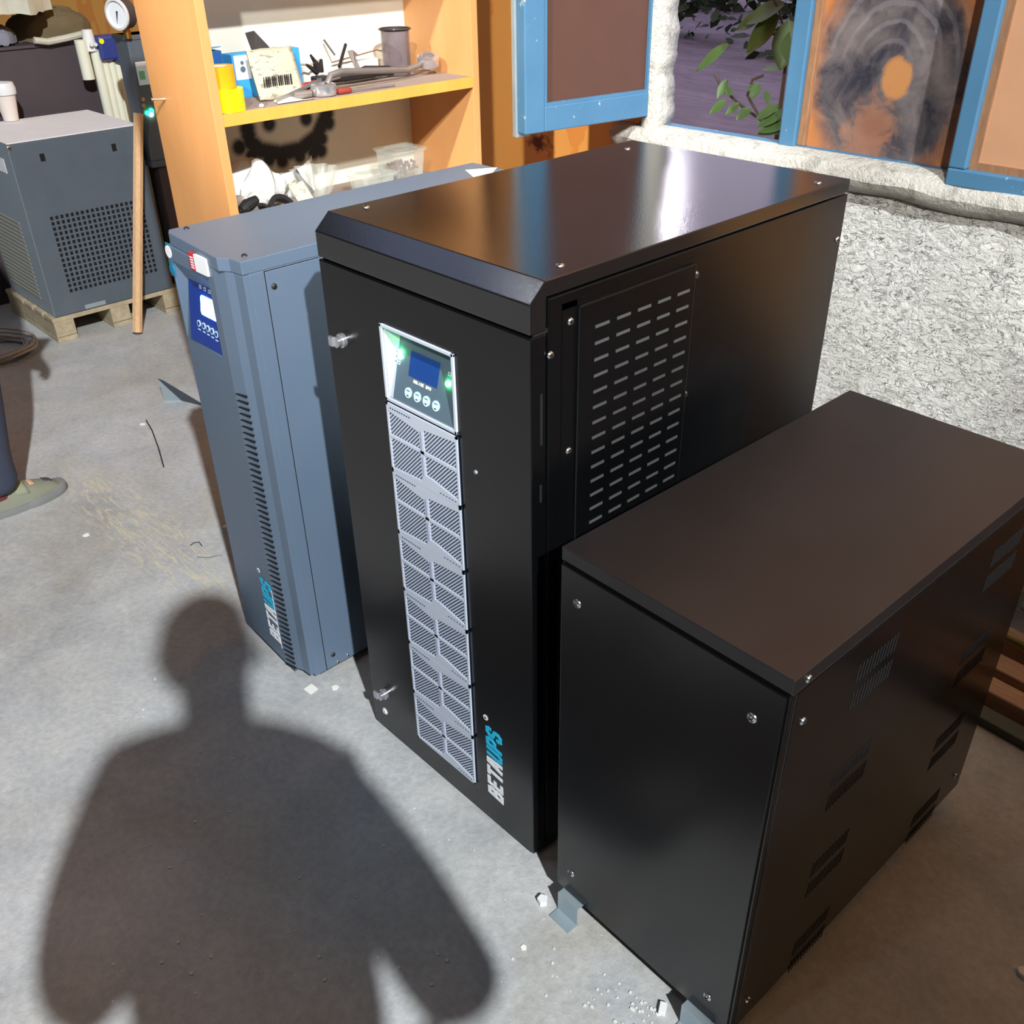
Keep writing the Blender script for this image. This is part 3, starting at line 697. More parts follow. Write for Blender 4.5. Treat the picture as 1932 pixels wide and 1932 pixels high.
# rounded lit screen
def rrect(cx, cy, hw, hh, r, n=5):
    o_ = []
    for (sx, sy, a_) in ((1, 1, 0), (-1, 1, PI / 2), (-1, -1, PI), (1, -1, 1.5 * PI)):
        for i in range(n + 1):
            t = a_ + PI / 2 * i / n; o_.append((cx + sx * (hw - r) + r * math.cos(t), cy + sy * (hh - r) + r * math.sin(t)))
    return o_
_q = [gab(*t_) for t_ in ((380, 556), (413, 573), (411, 609), (379, 590))]
ga0, ga1 = (_q[0][0] + _q[3][0]) / 2, (_q[1][0] + _q[2][0]) / 2; gb0, gb1 = (_q[2][1] + _q[3][1]) / 2, (_q[0][1] + _q[1][1]) / 2
MB().prism([gp_(x, y, .0003) for x, y in rrect((ga0 + ga1) / 2, (gb0 + gb1) / 2, (ga1 - ga0) / 2, (gb1 - gb0) / 2, .006)], gn * .0008).build('screen', 'lcdlit', GP)
for i, (u, v) in enumerate(((376, 610), (385, 615), (393, 620), (401, 625), (409, 631))):
    cx, cb = gab(u, v)
    b = MB().cyl(gp_(cx, cb, .0002), .0068, .0012, gn, 18); b.cyl(gp_(cx, cb, .0012), .0045, .0006, gn, 18, m=1); b.build('button', ['icon', 'paneldark'], GP, smooth=True)
    b = MB(); gbox(b, cx - .005, cb - .0135, cx + .005, cb - .0112, .0002, .0006); b.build('button_caption', 'icon', GP)
    cx, cb = gab(378 + i * 8.5, 541 + i * 4.6); b = MB(); gbox(b, cx - .0045, cb - .0035, cx + .0045, cb + .0035, .0002, .0006); gbox(b, cx - .0025, cb - .0015, cx + .0025, cb + .0015, .0006, .0008, 1); b.build('status_icon', ['icon', 'paneldark'], GP)
# louvres down the chamfered edge
g = MB()
for i in range(50):
    z = .728 - i * .01430
    g.prism([(gX1 - .083, -.0512, z), (gX1 - .048, -.0462, z), (gX1 - .046, -.0462, z + .0052), (gX1 - .077, -.0508, z + .0028)], (0, .004, 0))
g.build('louvres', 'hole', FR)
logo(FR, -.2960, .082, .255, .045, -.0505, True)
# stickers on the lip
g = MB().box((-.372, -.0535, .962), (-.352, -.0475, .995), 1).box((-.352, -.0535, .962), (-.306, -.0478, .995), 0)
for i in range(5): g.box((-.368, -.0539, .966 + i * .005), (-.356, -.0535, .9685 + i * .005), 0)
g.build('service_sticker', ['white', 'red'], FR)
g = MB().cyl((-.4885, -.0385, .968), .0125, -.003, 'y', 24).cyl((-.489, -.0385, .932), .010, -.003, 'y', 24, m=1); g.box((-.4985, -.040, .918), (-.480, -.0385, .985), 1); g.build('round_sticker', ['white', 'teal'], FR)
for x, y in ((-.478, .001), (-.235, -.010)): screw((x, y, gH), (0, 0, 1), GT, .006, 'darksteel')
for y, z in ((.024, .949), (.030, .057)): screw((gX1 + .0022, y, z), (1, 0, 0), G, .006, 'darksteel')
for y, z in ((.040, .030), (.068, .033)): screw((gX1 + .0022, y, z), (1, 0, 0), G, .0045, 'steel')
MB().box((gX0 + .02, 0, 0), (gX1 - .02, gY1 - .03, .021)).build('plinth', 'hole', G)
lp = [onz(*p, gH) for p in ((878, 321), (938, 316), (924, 332), (893, 334))]
tag(MB().prism(lp, (0, 0, .0006)).build('paper_label', 'paper'), 'pinkish white paper label on the back of the slim grey cabinet top', 'label')

# ================================================================= LOW BLACK CABINET
sX, sY, sW, sD, sH, yaw = .5888, -.0251, .3790, .7390, .7762, -.0216
S = thing('low_cabinet', 'low black battery cabinet on zinc feet, nearest at the right', 'battery cabinet', (sX, sY, 0)); S.rotation_euler.z = yaw
def sb(mb, name, mats, parent=S, **k):
    o = mb.build(name, mats, **k); o.parent = parent; o.location = (0, 0, 0); return o
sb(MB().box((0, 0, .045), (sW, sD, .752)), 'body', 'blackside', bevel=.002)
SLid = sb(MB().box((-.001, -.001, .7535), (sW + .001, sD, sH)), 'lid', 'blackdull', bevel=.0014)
sb(MB().box((.002, -.0045, .048), (sW - .004, 0, .7495)), 'front_panel', 'blackside', bevel=.0012)
sb(MB().box((sW, .012, .06), (sW + .0012, sD - .01, .748)), 'side_panel', 'blackside', bevel=.0005)
sb(MB().box((sW - .001, .009, .05), (sW + .0004, .0115, .748)).box((sW - .001, .002, .7505), (sW + .0003, sD, .7535)), 'side_seam', 'hole')
SF = [o for o in S.children if o.name.startswith('front_panel')][0]
def screwS(p, n, r=.0065, mat='steel'): o = screw(p, n, None, r, mat); o.parent = S; o.location = (0, 0, 0)
for x, z in ((.035, .697), (.335, .690), (.036, .105), (.335, .098)): screwS((x, -.0045, z), (0, -1, 0), .0075)
for y, z in ((.030, .762), (.036, .690), (.038, .098), (.70, .10), (.70, .70)): screwS((sW + .0012, y, z), (1, 0, 0), .0058)
for col_ in (.158, .535):
    for row in range(4):
        for dz in (0, -.047):
            g = MB()
            for i in range(12):
                y0 = col_ + i * .0086; z0 = .674 - row * .196 + dz
                g.prism([(sW + .0008, y0, z0), (sW + .0008, y0 + .0030, z0), (sW + .0008, y0 + .0052, z0 + .031), (sW + .0008, y0 + .0022, z0 + .031)], (.0009, 0, 0))
            sb(g, 'vent_louvres', 'hole')
for nm_, xx in (('foot', .018), ('foot', .300)):
    for yy in (-.028, .66):
        sb(MB().box((xx, yy + .010, .0), (xx + .048, yy + .0125, .048)).box((xx, yy - .012, 0), (xx + .048, yy + .0125, .0025)).box((xx, yy + .0125, .044), (xx + .048, yy + .06, .0465)), nm_, 'zinc')

# ================================================================= SHELF UNIT
XS, XB, yA, yB = -.72, -1.0, .222, .988
U = thing('shelf_unit', 'orange laminate shelf unit with open compartments, behind the slim grey cabinet', 'shelf', (XS - .14, (yA + yB) / 2, 0))
MB().box((XB - .012, yA, 0), (XS, yA + .022, 2.1)).build('side_panel', 'cabwood', U, bevel=.001)
MB().box((XB - .012, yB - .012, 0), (XS, yB + .010, 2.1)).build('side_panel', 'cabwood', U, bevel=.001)
MB().box((XB - .006, yA + .022, .05), (XB, yB - .012, 2.09)).build('back_panel', 'backpanel', U)
for z in (.30, .585, .862, 1.134, 1.50, 1.80):
    MB().box((XB, yA + .022, z), (XS, yB - .012, z + .0255), 0).box((XB + .003, yA + .024, z + .0255), (XS - .006, yB - .014, z + .0262), 1).build('shelf_board', ['edgewood', 'shelftop'], U)
MB().box((XB, yA, 2.1), (XS, yB + .01, 2.125)).build('top_board', 'cabwood', U)
nl = onx(296, 190, -.86); nl = ony(312, 187, yA)
tag(MB().tube([(nl.x, yA, nl.z), (nl.x - .006, yA - .03, nl.z + .002)], .0022, 8).cyl((nl.x - .006, yA - .03, nl.z + .002), .004, -.002, 'y').build('nail', 'steel'), 'bright nail sticking out of the shelf unit side panel', 'nail')

ZT = 1.134 + .0262   # top of the upper board
ZL = .862 + .0262
def SX(u, v, X): return onx(u, v, X)
# tape rolls stacked at the left front
def taperoll(name, label, mat, x, y, z, h, R=.034):
    t = thing(name, label, 'tape', (x, y, z))
    MB().lathe([(R * .62, 0), (R, 0), (R, h), (R * .62, h), (R * .62, 0)], (x, y, z), 40).build('tape_winding', mat, t, smooth=True)
    MB().lathe([(R * .55, .001), (R * .62, .001), (R * .62, h - .001), (R * .55, h - .001), (R * .55, .001)], (x, y, z), 40).build('cardboard_core', 'paper', t, smooth=True)
taperoll('tape_roll', 'bright yellow tape roll at the left end of the upper shelf, bottom of two', 'yellowtape', -.758, .283, ZT, .046, .036)
taperoll('tape_roll', 'amber tape roll standing on the bright yellow tape roll', 'orangetape', -.772, .278, ZT + .046, .045, .034)
# boxes
g = thing('carton', 'dark blue carton behind the tape rolls', 'box', (-.93, .29, ZT))
MB().box((-.965, .255, ZT), (-.90, .36, ZT + .105)).build('box_body', 'blueplastic', g, bevel=.001)
MB().prism([(-.965, .255, ZT + .105), (-.90, .255, ZT + .105), (-.90, .36, ZT + .112), (-.965, .36, ZT + .105)], (0, 0, .002)).build('flap', 'skyblue', g)
g = thing('carton', 'light blue and white carton with a printed picture beside the tape rolls', 'box', (-.93, .41, ZT))
MB().box((-.93, .375, ZT), (-.885, .56, ZT + .095)).build('box_body', 'skyblue', g, bevel=.001)
MB().box((-.885, .380, ZT + .040), (-.8843, .420, ZT + .092), 0).cyl((-.8843, .400, ZT + .062), .007, .0004, 'x', 16, m=1).cyl((-.8843, .400, ZT + .076), .0045, .0004, 'x', 16, m=1).build('printed_label', ['white', 'panelgrey'], g)
g = thing('printed_bag', 'beige printed paper packet with barcode leaning on the light blue carton', 'packet', (-.83, .42, ZT))
rr_ = random.Random(2)
def bagf(u, v): return (-.800 - .055 * v + .012 * math.sin(PI * u) * math.sin(PI * v), .385 + u * .120 + .012 * v, ZT + .002 + v * .100 + rr_.uniform(-.001, .001))
MB().grid(bagf, 10, 10).build('paper_bag', 'news', g, smooth=True, solid=.006)
q = MB()
for i in range(14): q.box((-.800, .402 + i * .0055, ZT + .030), (-.7985, .402 + i * .0055 + (.0035 if i % 3 else .0018), ZT + .052))
q.build('barcode', 'darksteel', g)
# angled steel bracket above
g = thing('steel_bracket', 'grey folded steel bracket leaning behind the printed packet', 'bracket', (-.90, .50, ZT))
q = MB().prism([SX(462, 62, -.93), SX(478, 58, -.93), SX(513, 95, -.90), SX(512, 106, -.90), (SX(480, 110, -.90))], (.004, 0, 0)); q.build('plate', 'darksteel', g)
q = MB().prism([SX(490, 112, -.872), SX(512, 100, -.872), (-.872, .56, ZT + .0), (-.872, .49, ZT)], (-.004, 0, 0)); q.build('leg_plate', 'darksteel', g)
# long double-ended ring spanner
g = thing('ring_spanner', 'long chrome double-ended ring spanner lying across the front of the upper shelf', 'spanner', (-.78, .75, ZT))
pa = Vector((-.765, .540, ZT + .012)); pb = Vector((-.84, .915, ZT + .040))
MB().tube([pa + Vector((0, .012, .012)), pa + Vector((-.004, .026, .030)), pa + Vector((-.01, .06, .034)), pb + Vector((.02, -.08, -.018)), pb + Vector((.008, -.03, -.012)), pb], [.007, .0075, .0078, .0075, .008, .009], 10).build('shaft', 'toolsteel', g, smooth=True)
MB().lathe([(.018, 0), (.030, 0), (.032, .007), (.031, .022), (.027, .025), (.018, .025), (.018, 0)], pa + Vector((0, 0, -.010)), 24).build('ring_head', 'chrome', g, smooth=True)
MB().lathe([(.016, 0), (.028, 0), (.030, .006), (.029, .022), (.024, .025), (.016, .025), (.016, 0)], pb + Vector((0, .010, -.016)), 24, axis=(.25, -.2, 1)).build('ring_head', 'chrome', g, smooth=True)
# screwdrivers
def screwdriver(label, a, b_, hl, r, lab2=None):
    a = Vector(a); b_ = Vector(b_); d = (b_ - a).normalized(); t = thing('screwdriver', label, 'screwdriver', a)
    MB().lathe([(0, 0), (r * .8, .002), (r, hl * .25), (r * .82, hl * .55), (r, hl * .8), (r * .5, hl)], a, 14, axis=d).build('handle', 'redhandle', t, smooth=True)
    MB().cyl(a + d * hl, .0025, (b_ - a).length - hl, d, 8).build('shaft', 'toolsteel', t, smooth=True)
screwdriver('red handled screwdriver just right of the printed packet', (-.80, .505, ZT + .017), (-.86, .66, ZT + .02), .062, .0115)
screwdriver('small red handled screwdriver lying under the spanner at the shelf front', (-.745, .565, ZT + .008), (-.742, .735, ZT + .004), .040, .0078)
g = thing('steel_strip', 'long thin steel strip lying across the tools behind the spanner head', 'strip', (-.77, .45, ZT))
MB().prism([(-.745, .395, ZT + .004), (-.745, .400, ZT + .012), (-.80, .56, ZT + .034), (-.80, .56, ZT + .026)], (-.002, 0, 0)).build('strip', 'toolsteel', g)
# smoked glass tumbler
g = thing('tumbler', 'smoked glass tumbler standing at the right end of the upper shelf', 'glass', (-.895, .865, ZT))
MB().lathe([(0, .003), (.035, .003), (.0375, .010), (.038, .108), (.0425, .112), (.042, .114), (.036, .111), (.0345, .012), (0, .009)], (-.895, .862, ZT), 32).build('glass_wall', 'smokeglass', g, smooth=True)
MB().lathe([(.0375, .108), (.044, .112), (.0375, .1145), (.0375, .108)], (-.895, .862, ZT), 32).build('rim', 'darksteel', g, smooth=True)
# assorted small tools, each its own thing
def bar(name, label, cat, pts, r, mat, n=8):
    t = MB().tube([Vector(p) for p in pts], r, n).build(name, mat, smooth=True); return tag(t, label, cat)
bar('steel_rod', 'thin dark rod standing against the shelf back, left of two', 'rod', [SX(611, 75, -.985), SX(632, 104, -.96)], .0025, 'darksteel')
bar('steel_rod', 'thick dark rod leaning upright behind the spanner shaft', 'rod', [SX(652, 84, -.95), SX(640, 126, -.90)], .0042, 'darksteel')
g = thing('pliers', 'dark steel pliers lying behind the spanner shaft', 'pliers', (-.86, .72, ZT))
MB().tube([(-.87, .60, ZT + .02), (-.86, .68, ZT + .022), (-.865, .76, ZT + .018), (-.88, .84, ZT + .012)], [.006, .012, .009, .007]).build('handle', 'darksteel', g, smooth=True)
MB().tube([(-.90, .62, ZT + .012), (-.89, .69, ZT + .014), (-.90, .79, ZT + .010)], [.006, .010, .008]).build('handle', 'blackrubber', g, smooth=True)
g = thing('tin_snips', 'grey snips with open angled blades standing behind the spanner', 'snips', (-.88, .69, ZT))
MB().prism([SX(655, 96, -.90), SX(664, 94, -.90), SX(676, 104, -.90), SX(668, 104, -.90), SX(678, 128, -.88), SX(670, 130, -.88)], (.004, 0, 0)).build('blade', 'toolsteel', g)
MB().tube([(-.88, .68, ZT + .012), (-.87, .74, ZT + .03), (-.885, .83, ZT + .02)], .008).build('handle', 'darksteel', g, smooth=True)
g = thing('connector_cluster', 'dark metal bit holder with splayed tips in the middle of the upper shelf', 'fitting', (-.86, .60, ZT))
q = MB(); 
for (u, v, u2, v2, r_) in ((602, 122, 586, 104, .006), (600, 125, 594, 118, .009), (604, 128, 606, 112, .007), (598, 130, 578, 122, .006)): q.tube([SX(u, v + 6, -.87), SX(u2, v2, -.86)], [r_ * 1.4, r_ * .5])
q.build('tips', 'darksteel', g, smooth=True)
MB().box((-.875, .575, ZT), (-.845, .615, ZT + .03)).build('holder', 'darksteel', g, bevel=.004)
for k, (dx, dy) in enumerate(((0, 0), (.010, .014), (-.008, .018))):
    tag(MB().lathe([(.003, 0), (.008, 0), (.008, .008), (.005, .010), (.005, .018), (.003, .018), (.003, 0)], (-.825 + dx, .563 + dy, ZT), 6).build('brass_nut', 'brass'),
        'small brass fitting in the cluster left of the spanner head', 'fitting', 'brass fittings beside the spanner head')
for k, (y, L, lab) in enumerate(((.455, .045, 'grey cylindrical socket lying left of the spanner head, by the white paper'), (.505, .04, 'grey cylindrical socket lying left of the spanner head, next to it'))):
    tag(MB().cyl((-.765, y, ZT + .010), .0095, L, (.1, 1, 0), 16, r2=.0085).build('socket', 'toolsteel', smooth=True), lab, 'socket')
tag(MB().grid(lambda u, v: Vector((-.735 - v * .04, .395 + u * .10 + v * .01, ZT + .003 + .008 * math.sin(u * 5) * v)), 8, 6).build('paper_scrap', 'paper', smooth=True, solid=.0008), 'creased white paper scrap at the left front of the upper shelf', 'paper')
tag(MB().lathe([(0, .008), (.005, .006), (.006, .002), (.003, 0), (0, 0)], (-.737, .352, ZT), 10).build('pebble', 'paper', smooth=True), 'small white crumb beside the yellow tape roll', 'crumb')
tag(MB().box((-.985, .62, ZT), (-.975, .86, ZT + .038)).build('card_strip', 'paper', bevel=.001), 'low cream card strip leaning on the shelf back behind the tumbler', 'card')
bar('wire', 'thin bent wire lying above the card strip by the tumbler', 'wire', [(-.96, .70, ZT + .042), (-.955, .78, ZT + .052), (-.95, .84, ZT + .06), (-.93, .87, ZT + .05)], .0018, 'framebrown')
bar('offcut_wire', 'pale bent offcut in front of the shelf back', 'wire', [(-.95, .585, ZT + .05), (-.94, .62, ZT + .045), (-.95, .655, ZT + .052)], .0025, 'pallet')

# lower compartment
g = thing('plastic_bag', 'crumpled white plastic sheet at the left of the lower shelf', 'bag', (-.87, .36, ZL))
rb = random.Random(9)
def crumple(u, v):
    a = u * 2 * PI; r_ = (1 + .25 * math.sin(3 * a + 2) + .15 * math.sin(7 * a)) * math.sin(PI * v) ** .7
    return (-.90 + .045 * math.cos(a) * r_, .392 + .088 * math.sin(a) * r_, ZL + .010 + .095 * (1 - math.cos(PI * v)) / 2 * (1 + .3 * math.sin(2 * a + 1)) + rb.uniform(-.003, .003))
MB().grid(crumple, 28, 14).build('sheet', 'sheet', g, smooth=True)
MB().grid(lambda u, v: (-.965 + .02 * math.sin(u * 9), .34 + u * .26, ZL + v * (.085 + .02 * math.sin(u * 7))), 20, 8).build('sheet', 'sheet', g, smooth=True, solid=.003)
g = thing('crystal_bowl', 'cut glass bowl with scalloped rim on the lower shelf', 'bowl', (-.86, .545, ZL))
wobf = lambda a, j: 1 + (.07 + .03 * (j > 3)) * math.cos(9 * a)
MB().lathe([(0, .004), (.022, .004), (.030, .014), (.045, .045), (.054, .075), (.058, .088), (.054, .086), (.048, .070), (.039, .043), (.026, .014), (0, .010)], (-.86, .545, ZL), 72, wob=wobf).build('bowl', 'glass', g, smooth=True)
bar('chisel', 'dark handled tool leaning in the crystal bowl', 'tool', [SX(556, 322, -.90), SX(565, 338, -.89), SX(590, 365, -.86)], [.0075, .0085, .0075], 'browncab')
g = thing('wheel_disc', 'grey pulley wheel at the left end of the lower shelf', 'pulley', (-.80, .28, ZL))
MB().lathe([(0, .004), (.010, .004), (.012, .012), (.030, .012), (.040, .020), (.042, .014), (.042, .004), (.030, 0), (0, 0)], (-.775, .276, ZL + .040), 28, axis=(.6, .1, .75)).build('wheel', 'toolsteel', g, smooth=True)
MB().cyl((-.772, .276, ZL + .045), .007, .016, (.6, .1, .75), 12).build('hub', 'steel', g, smooth=True)
g = thing('cable_cutter', 'black clamp pliers lying before the white plastic sheet', 'pliers', (-.78, .33, ZL))
MB().tube([SX(455, 396, -.76), SX(466, 386, -.765), SX(484, 376, -.77)], [.010, .014, .010], 8).build('jaw', 'blackrubber', g, smooth=True)
MB().cyl(SX(466, 393, -.755), .004, .008, 'x', 10).build('rivet', 'steel', g)
for nm_, u, v, R, lab in (('tape_roll', 495, 388, .026, 'small black tape roll beside the clamp pliers'), ('rubber_ring', 533, 386, .036, 'black ribbed ring standing before the crystal bowl')):
    p = SX(u, v + 8, -.79)
    t = MB(); ax_ = Vector((.75, .1, .66))
    t.lathe([(R * .66, -.008), (R, -.008), (R, .008), (R * .66, .008), (R * .66, -.008)], (p.x, p.y, max(p.z - .01, ZL + R * .75)), 32, axis=ax_)
    tag(t.build(nm_, 'blackrubber', smooth=True), lab, 'roll' if nm_ == 'tape_roll' else 'ring')
def tub(label, x, y, L, wd, h, beads):
    g = thing('food_tub', label, 'container', (x, y, ZL)); q = MB()
    def rr(hw, hl, r_): return [(x + a, y + b_) for a, b_ in rrect(0, 0, hw, hl, r_)]
    lo = rr(wd / 2 * .82, L / 2 * .82, .012); hi = rr(wd / 2, L / 2, .014); n = len(lo)
    q.add([(a, b_, ZL + .001) for a, b_ in lo] + [(a, b_, ZL + h) for a, b_ in hi], [tuple(range(n))] + [(i, (i + 1) % n, n + (i + 1) % n, n + i) for i in range(n)])
    q.build('tub', 'clearplastic', g, smooth=False, solid=.0012)
    ld = MB().prism([(a, b_, ZL + h) for a, b_ in rr(wd / 2 + .005, L / 2 + .005, .016)], (0, 0, .006)); ld.prism([(a, b_, ZL + h + .006) for a, b_ in rr(wd / 2 * .7, L / 2 * .7, .012)], (0, 0, .002))
    ld.build('tub_lid', 'clearplastic', g, bevel=.001)
    if beads:
        r3 = random.Random(4); q = MB()
        for i in range(90):
            px_ = x + r3.uniform(-.4, .4) * wd * .8; py_ = y + r3.uniform(-.4, .4) * L * .8; q.lathe([(0, 0), (.004, .002), (.005, .005), (.003, .009), (0, .010)], (px_, py_, ZL + .004 + r3.uniform(0, .05)), 8)
        tag(q.build('pellets', 'maroonbead', smooth=True), 'maroon pellets heaped inside the square food tub', 'pellets', kind='stuff')
tub('square clear food tub with lid holding maroon pellets, lower shelf right', -.875, .835, .11, .10, .088, True)
tub('flat clear food tub with lid between the crystal bowl and the square tub', -.83, .70, .105, .09, .052, False)
tag(MB().grid(lambda u, v: (-.775 - v * .025, .455 + u * .045 + v * -.03, ZL + .004 + v * .075), 4, 6).build('torn_packet', 'news', solid=.002), 'torn printed packet left of the crystal bowl', 'packet')

# ================================================================= LEFT BACKGROUND: DRYER ON PALLET
mX, mXb, mY0, mY1, mz0, mz1 = -2.78, -3.29, .392, .918, .108, .806
Mc = thing('air_dryer', 'grey ventilated machine cabinet standing on a wooden pallet, far left', 'machine', (-3.03, .65, mz0))
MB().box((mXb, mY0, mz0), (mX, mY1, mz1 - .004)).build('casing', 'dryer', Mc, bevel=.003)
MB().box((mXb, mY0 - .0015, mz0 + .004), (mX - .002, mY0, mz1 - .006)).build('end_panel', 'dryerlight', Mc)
MB().box((mXb - .001, mY0 - .002, mz1 - .004), (mX + .002, mY1 + .002, mz1)).build('top_plate', plain('dusty_top', (226, 224, 226), .8, var=.06), Mc, bevel=.001)
g = MB(); pat = random.Random(8)
for r_ in range(15):
    for c_ in range(19):
        y = .482 + c_ * .0210; z = .505 - r_ * .0215
        g.box((mX, y - .0058, z - .0066), (mX + .0012, y + .0058, z + .0066), 0)
g.build('perforated_grille', ['hole'], Mc)
g = MB()
for i in range(18): g.box((-3.26, mY0 - .004, .475 - i * .0185), (-2.90, mY0 - .0014, .4835 - i * .0185))
g.build('louvres', plain('louvre_beige', (150, 146, 130), .7), Mc)  # beige strips against the blue-grey end panel
for (u, v) in ((80, 297), (215, 278)): p = onx(u, v, mX); MB().box((mX, p.y - .009, p.z - .014), (mX + .002, p.y + .009, p.z + .014)).build('latch', 'hole', Mc)
p = onx(17, 280, mX); screw((mX, p.y, p.z), (1, 0, 0), Mc, .010)
a = ony(2, 298, mY0); MB().box((-3.2, mY0 - .003, a.z - .055), (a.x + .03, mY0 - .0014, a.z)).build('data_label', 'white', Mc)
p = onx(180, 575, mX); MB().box((mX, p.y - .045, p.z - .008), (mX + .0015, p.y + .045, p.z + .010)).build('data_label', 'zinc', Mc)
Pl = thing('pallet', 'weathered wooden pallet under the grey machine', 'pallet', (-3.03, .66, 0))
for i in range(5): MB().box((-3.33 + i * .115, .372, .088), (-3.33 + i * .115 + .095, .955, .106)).build('deck_board', 'pallet', Pl, bevel=.002)
for y in (.375, .62, .865): MB().box((-3.33, y, .022), (-2.775, y + .085, .088)).build('bearer', 'pallet', Pl, bevel=.003)
for y in (.375, .62, .865): MB().box((-3.33, y, .0), (-2.775, y + .085, .020)).build('bottom_board', 'pallet', Pl, bevel=.002)
tag(MB().tube([onx(259, 626, -2.62), onx(260, 420, -2.66), onx(261, 214, -2.70)], [.0215, .021, .020], 8).build('wooden_stick', 'stick'), 'pale wooden stick leaning against the grey machine', 'stick')
# cup on the machine
cp = onz(22, 228, mz1)
t = thing('disposable_cup', 'white plastic cup standing on the grey machine', 'cup', cp)
MB().lathe([(0, .002), (.030, .002), (.044, .120), (.047, .122), (.044, .124), (.042, .120), (.028, .006), (0, .006)], cp, 24).build('cup_wall', 'cup', t, smooth=True)
MB().lathe([(.048, .105), (.050, .128), (.044, .150), (0, .156)], cp, 24).build('cup_lid', 'whiteplastic', t, smooth=True)
# modular air filter with cream columns and navy heads
FX = -3.365
Fm = thing('filter_bank', 'bank of cream filter columns with navy heads behind the grey machine', 'filter', (FX, 1.0, 0))
def col_at(u0, v0, u1, v1, wpx):
    a = onx(u0, v0, FX); b_ = onx(u1, v1, FX); return a, b_
for i, (u0, v0, w_) in enumerate(((178, 92, .036), (194, 98, .028), (206, 100, .028), (218, 102, .028), (240, 102, .040))):
    a = onx(u0, v0, FX); MB().cyl((FX, a.y, .0), w_ * .62, a.z, 'z', 12).build('filter_column', 'cream', Fm, smooth=True)
a = onx(176, 68, FX); b_ = onx(246, 112, FX)
MB().box((FX - .05, a.y, b_.z + .01), (FX + .045, b_.y - .05, a.z)).build('filter_head', 'navy', Fm, bevel=.010)
MB().cyl((FX + .02, b_.y - .045, b_.z), .040, a.z - b_.z - .01, 'z', 20).build('filter_head', 'navy', Fm, smooth=True)
a2_ = onx(163, 92, FX); MB().cyl((FX - .0, a2_.y + .020, a2_.z - .01), .030, .085, 'z', 18, r2=.022).build('end_cap', 'whiteplastic', Fm, smooth=True)
p_ = onx(166, 150, FX); MB().cyl((FX, p_.y + .005, p_.z), .026, .16, 'z', 12).build('filter_bowl', 'cream', Fm, smooth=True)
a = onx(192, 78, FX + .048); MB().cyl((FX + .044, a.y, a.z), .011, .003, 'x', 16).build('yellow_sticker', 'yellow', Fm)
for u in (172, 180): a = onx(u, 84, FX + .046); MB().cyl((FX + .044, a.y, a.z), .008, .006, 'x', 12).build('port', 'whiteplastic', Fm)
for u in (224, 232, 243): a = onx(u, 94, FX + .046); MB().cyl((FX + .044, a.y, a.z), .007, .006, 'x', 12).build('port', 'whiteplastic', Fm)
# control unit with gauge
KX = -2.75
K = thing('control_unit', 'tall narrow grey control unit with green lamps beside the shelf unit', 'control unit', (KX, .95, 0))
a = onx(236, 62, KX); b_ = onx(283, 312, KX)
MB().box((KX - .12, a.y, b_.z + .01), (KX, a.y + .30, a.z - .01)).build('housing', 'dryer', K, bevel=.006)
MB().box((KX - .13, a.y - .004, a.z - .028), (KX + .004, a.y + .30, a.z - .010)).build('top_band', 'dryer', K, bevel=.003)
MB().box((KX - .13, a.y - .004, b_.z - .012), (KX + .008, a.y + .30, b_.z + .012)).build('bottom_flange', 'dryer', K, bevel=.003)
MB().box((KX - .12, a.y + .03, 0), (KX - .02, a.y + .28, b_.z - .01)).build('stand', 'browncab', K)
p = onx(266, 140, KX); MB().box((KX, p.y - .016, p.z - .040), (KX + .004, p.y + .06, p.z + .030), 0).box((KX + .004, p.y - .010, p.z - .020), (KX + .005, p.y + .014, p.z + .012), 1).build('readout', ['icon', plain('readout_green', (110, 180, 140), .4)], K)
p = onx(261, 124, KX); MB().box((KX, p.y - .012, p.z - .012), (KX + .003, p.y + .05, p.z + .014)).build('data_label', 'white', K)
for (u, v) in ((269, 187), (270, 199)): p = onx(u, v, KX); MB().cyl((KX, p.y, p.z), .008, .006, 'x', 14).build('switch', 'steel', K, smooth=True)
for (u, v, r_, mm) in ((277, 213, .008, 'ledteal'), (285, 209, .010, 'ledteal'), (285, 216, .008, 'ledwhite')): p = onx(u, v, KX); MB().cyl((KX, p.y, p.z), r_, .006, 'x', 14).build('lamp', mm, K, smooth=True)
p = onx(222, 27, KX + .02); gn_ = Vector((.40, -.92, -.02)).normalized()
gg = thing('pressure_gauge', 'round white dial gauge on top of the grey control unit', 'gauge', p)
MB().cyl(p, .054, -.045, gn_, 32).build('case', 'browncab', gg, smooth=True)
MB().lathe([(.046, .0), (.056, .0), (.056, .008), (.048, .010), (.046, .0)], p, 32, axis=gn_).build('ring', 'whiteplastic', gg, smooth=True)
MB().cyl(p + gn_ * .001, .049, .001, gn_, 32).build('dial', 'white', gg)
nv = gn_.orthogonal().normalized(); nu = gn_.cross(nv)
MB().prism([p + gn_ * .003 + nv * .03 + nu * .018, p + gn_ * .003 - nv * .012 - nu * .004, p + gn_ * .003 - nv * .006 - nu * .010], gn_ * .001).build('needle', 'darksteel', gg)
q_ = p - gn_ * .03; MB().cyl((q_.x, q_.y, a.z - .02), .014, max(.03, q_.z - .045 - a.z + .02), 'z', 14).build('stem', 'brass', gg, smooth=True)
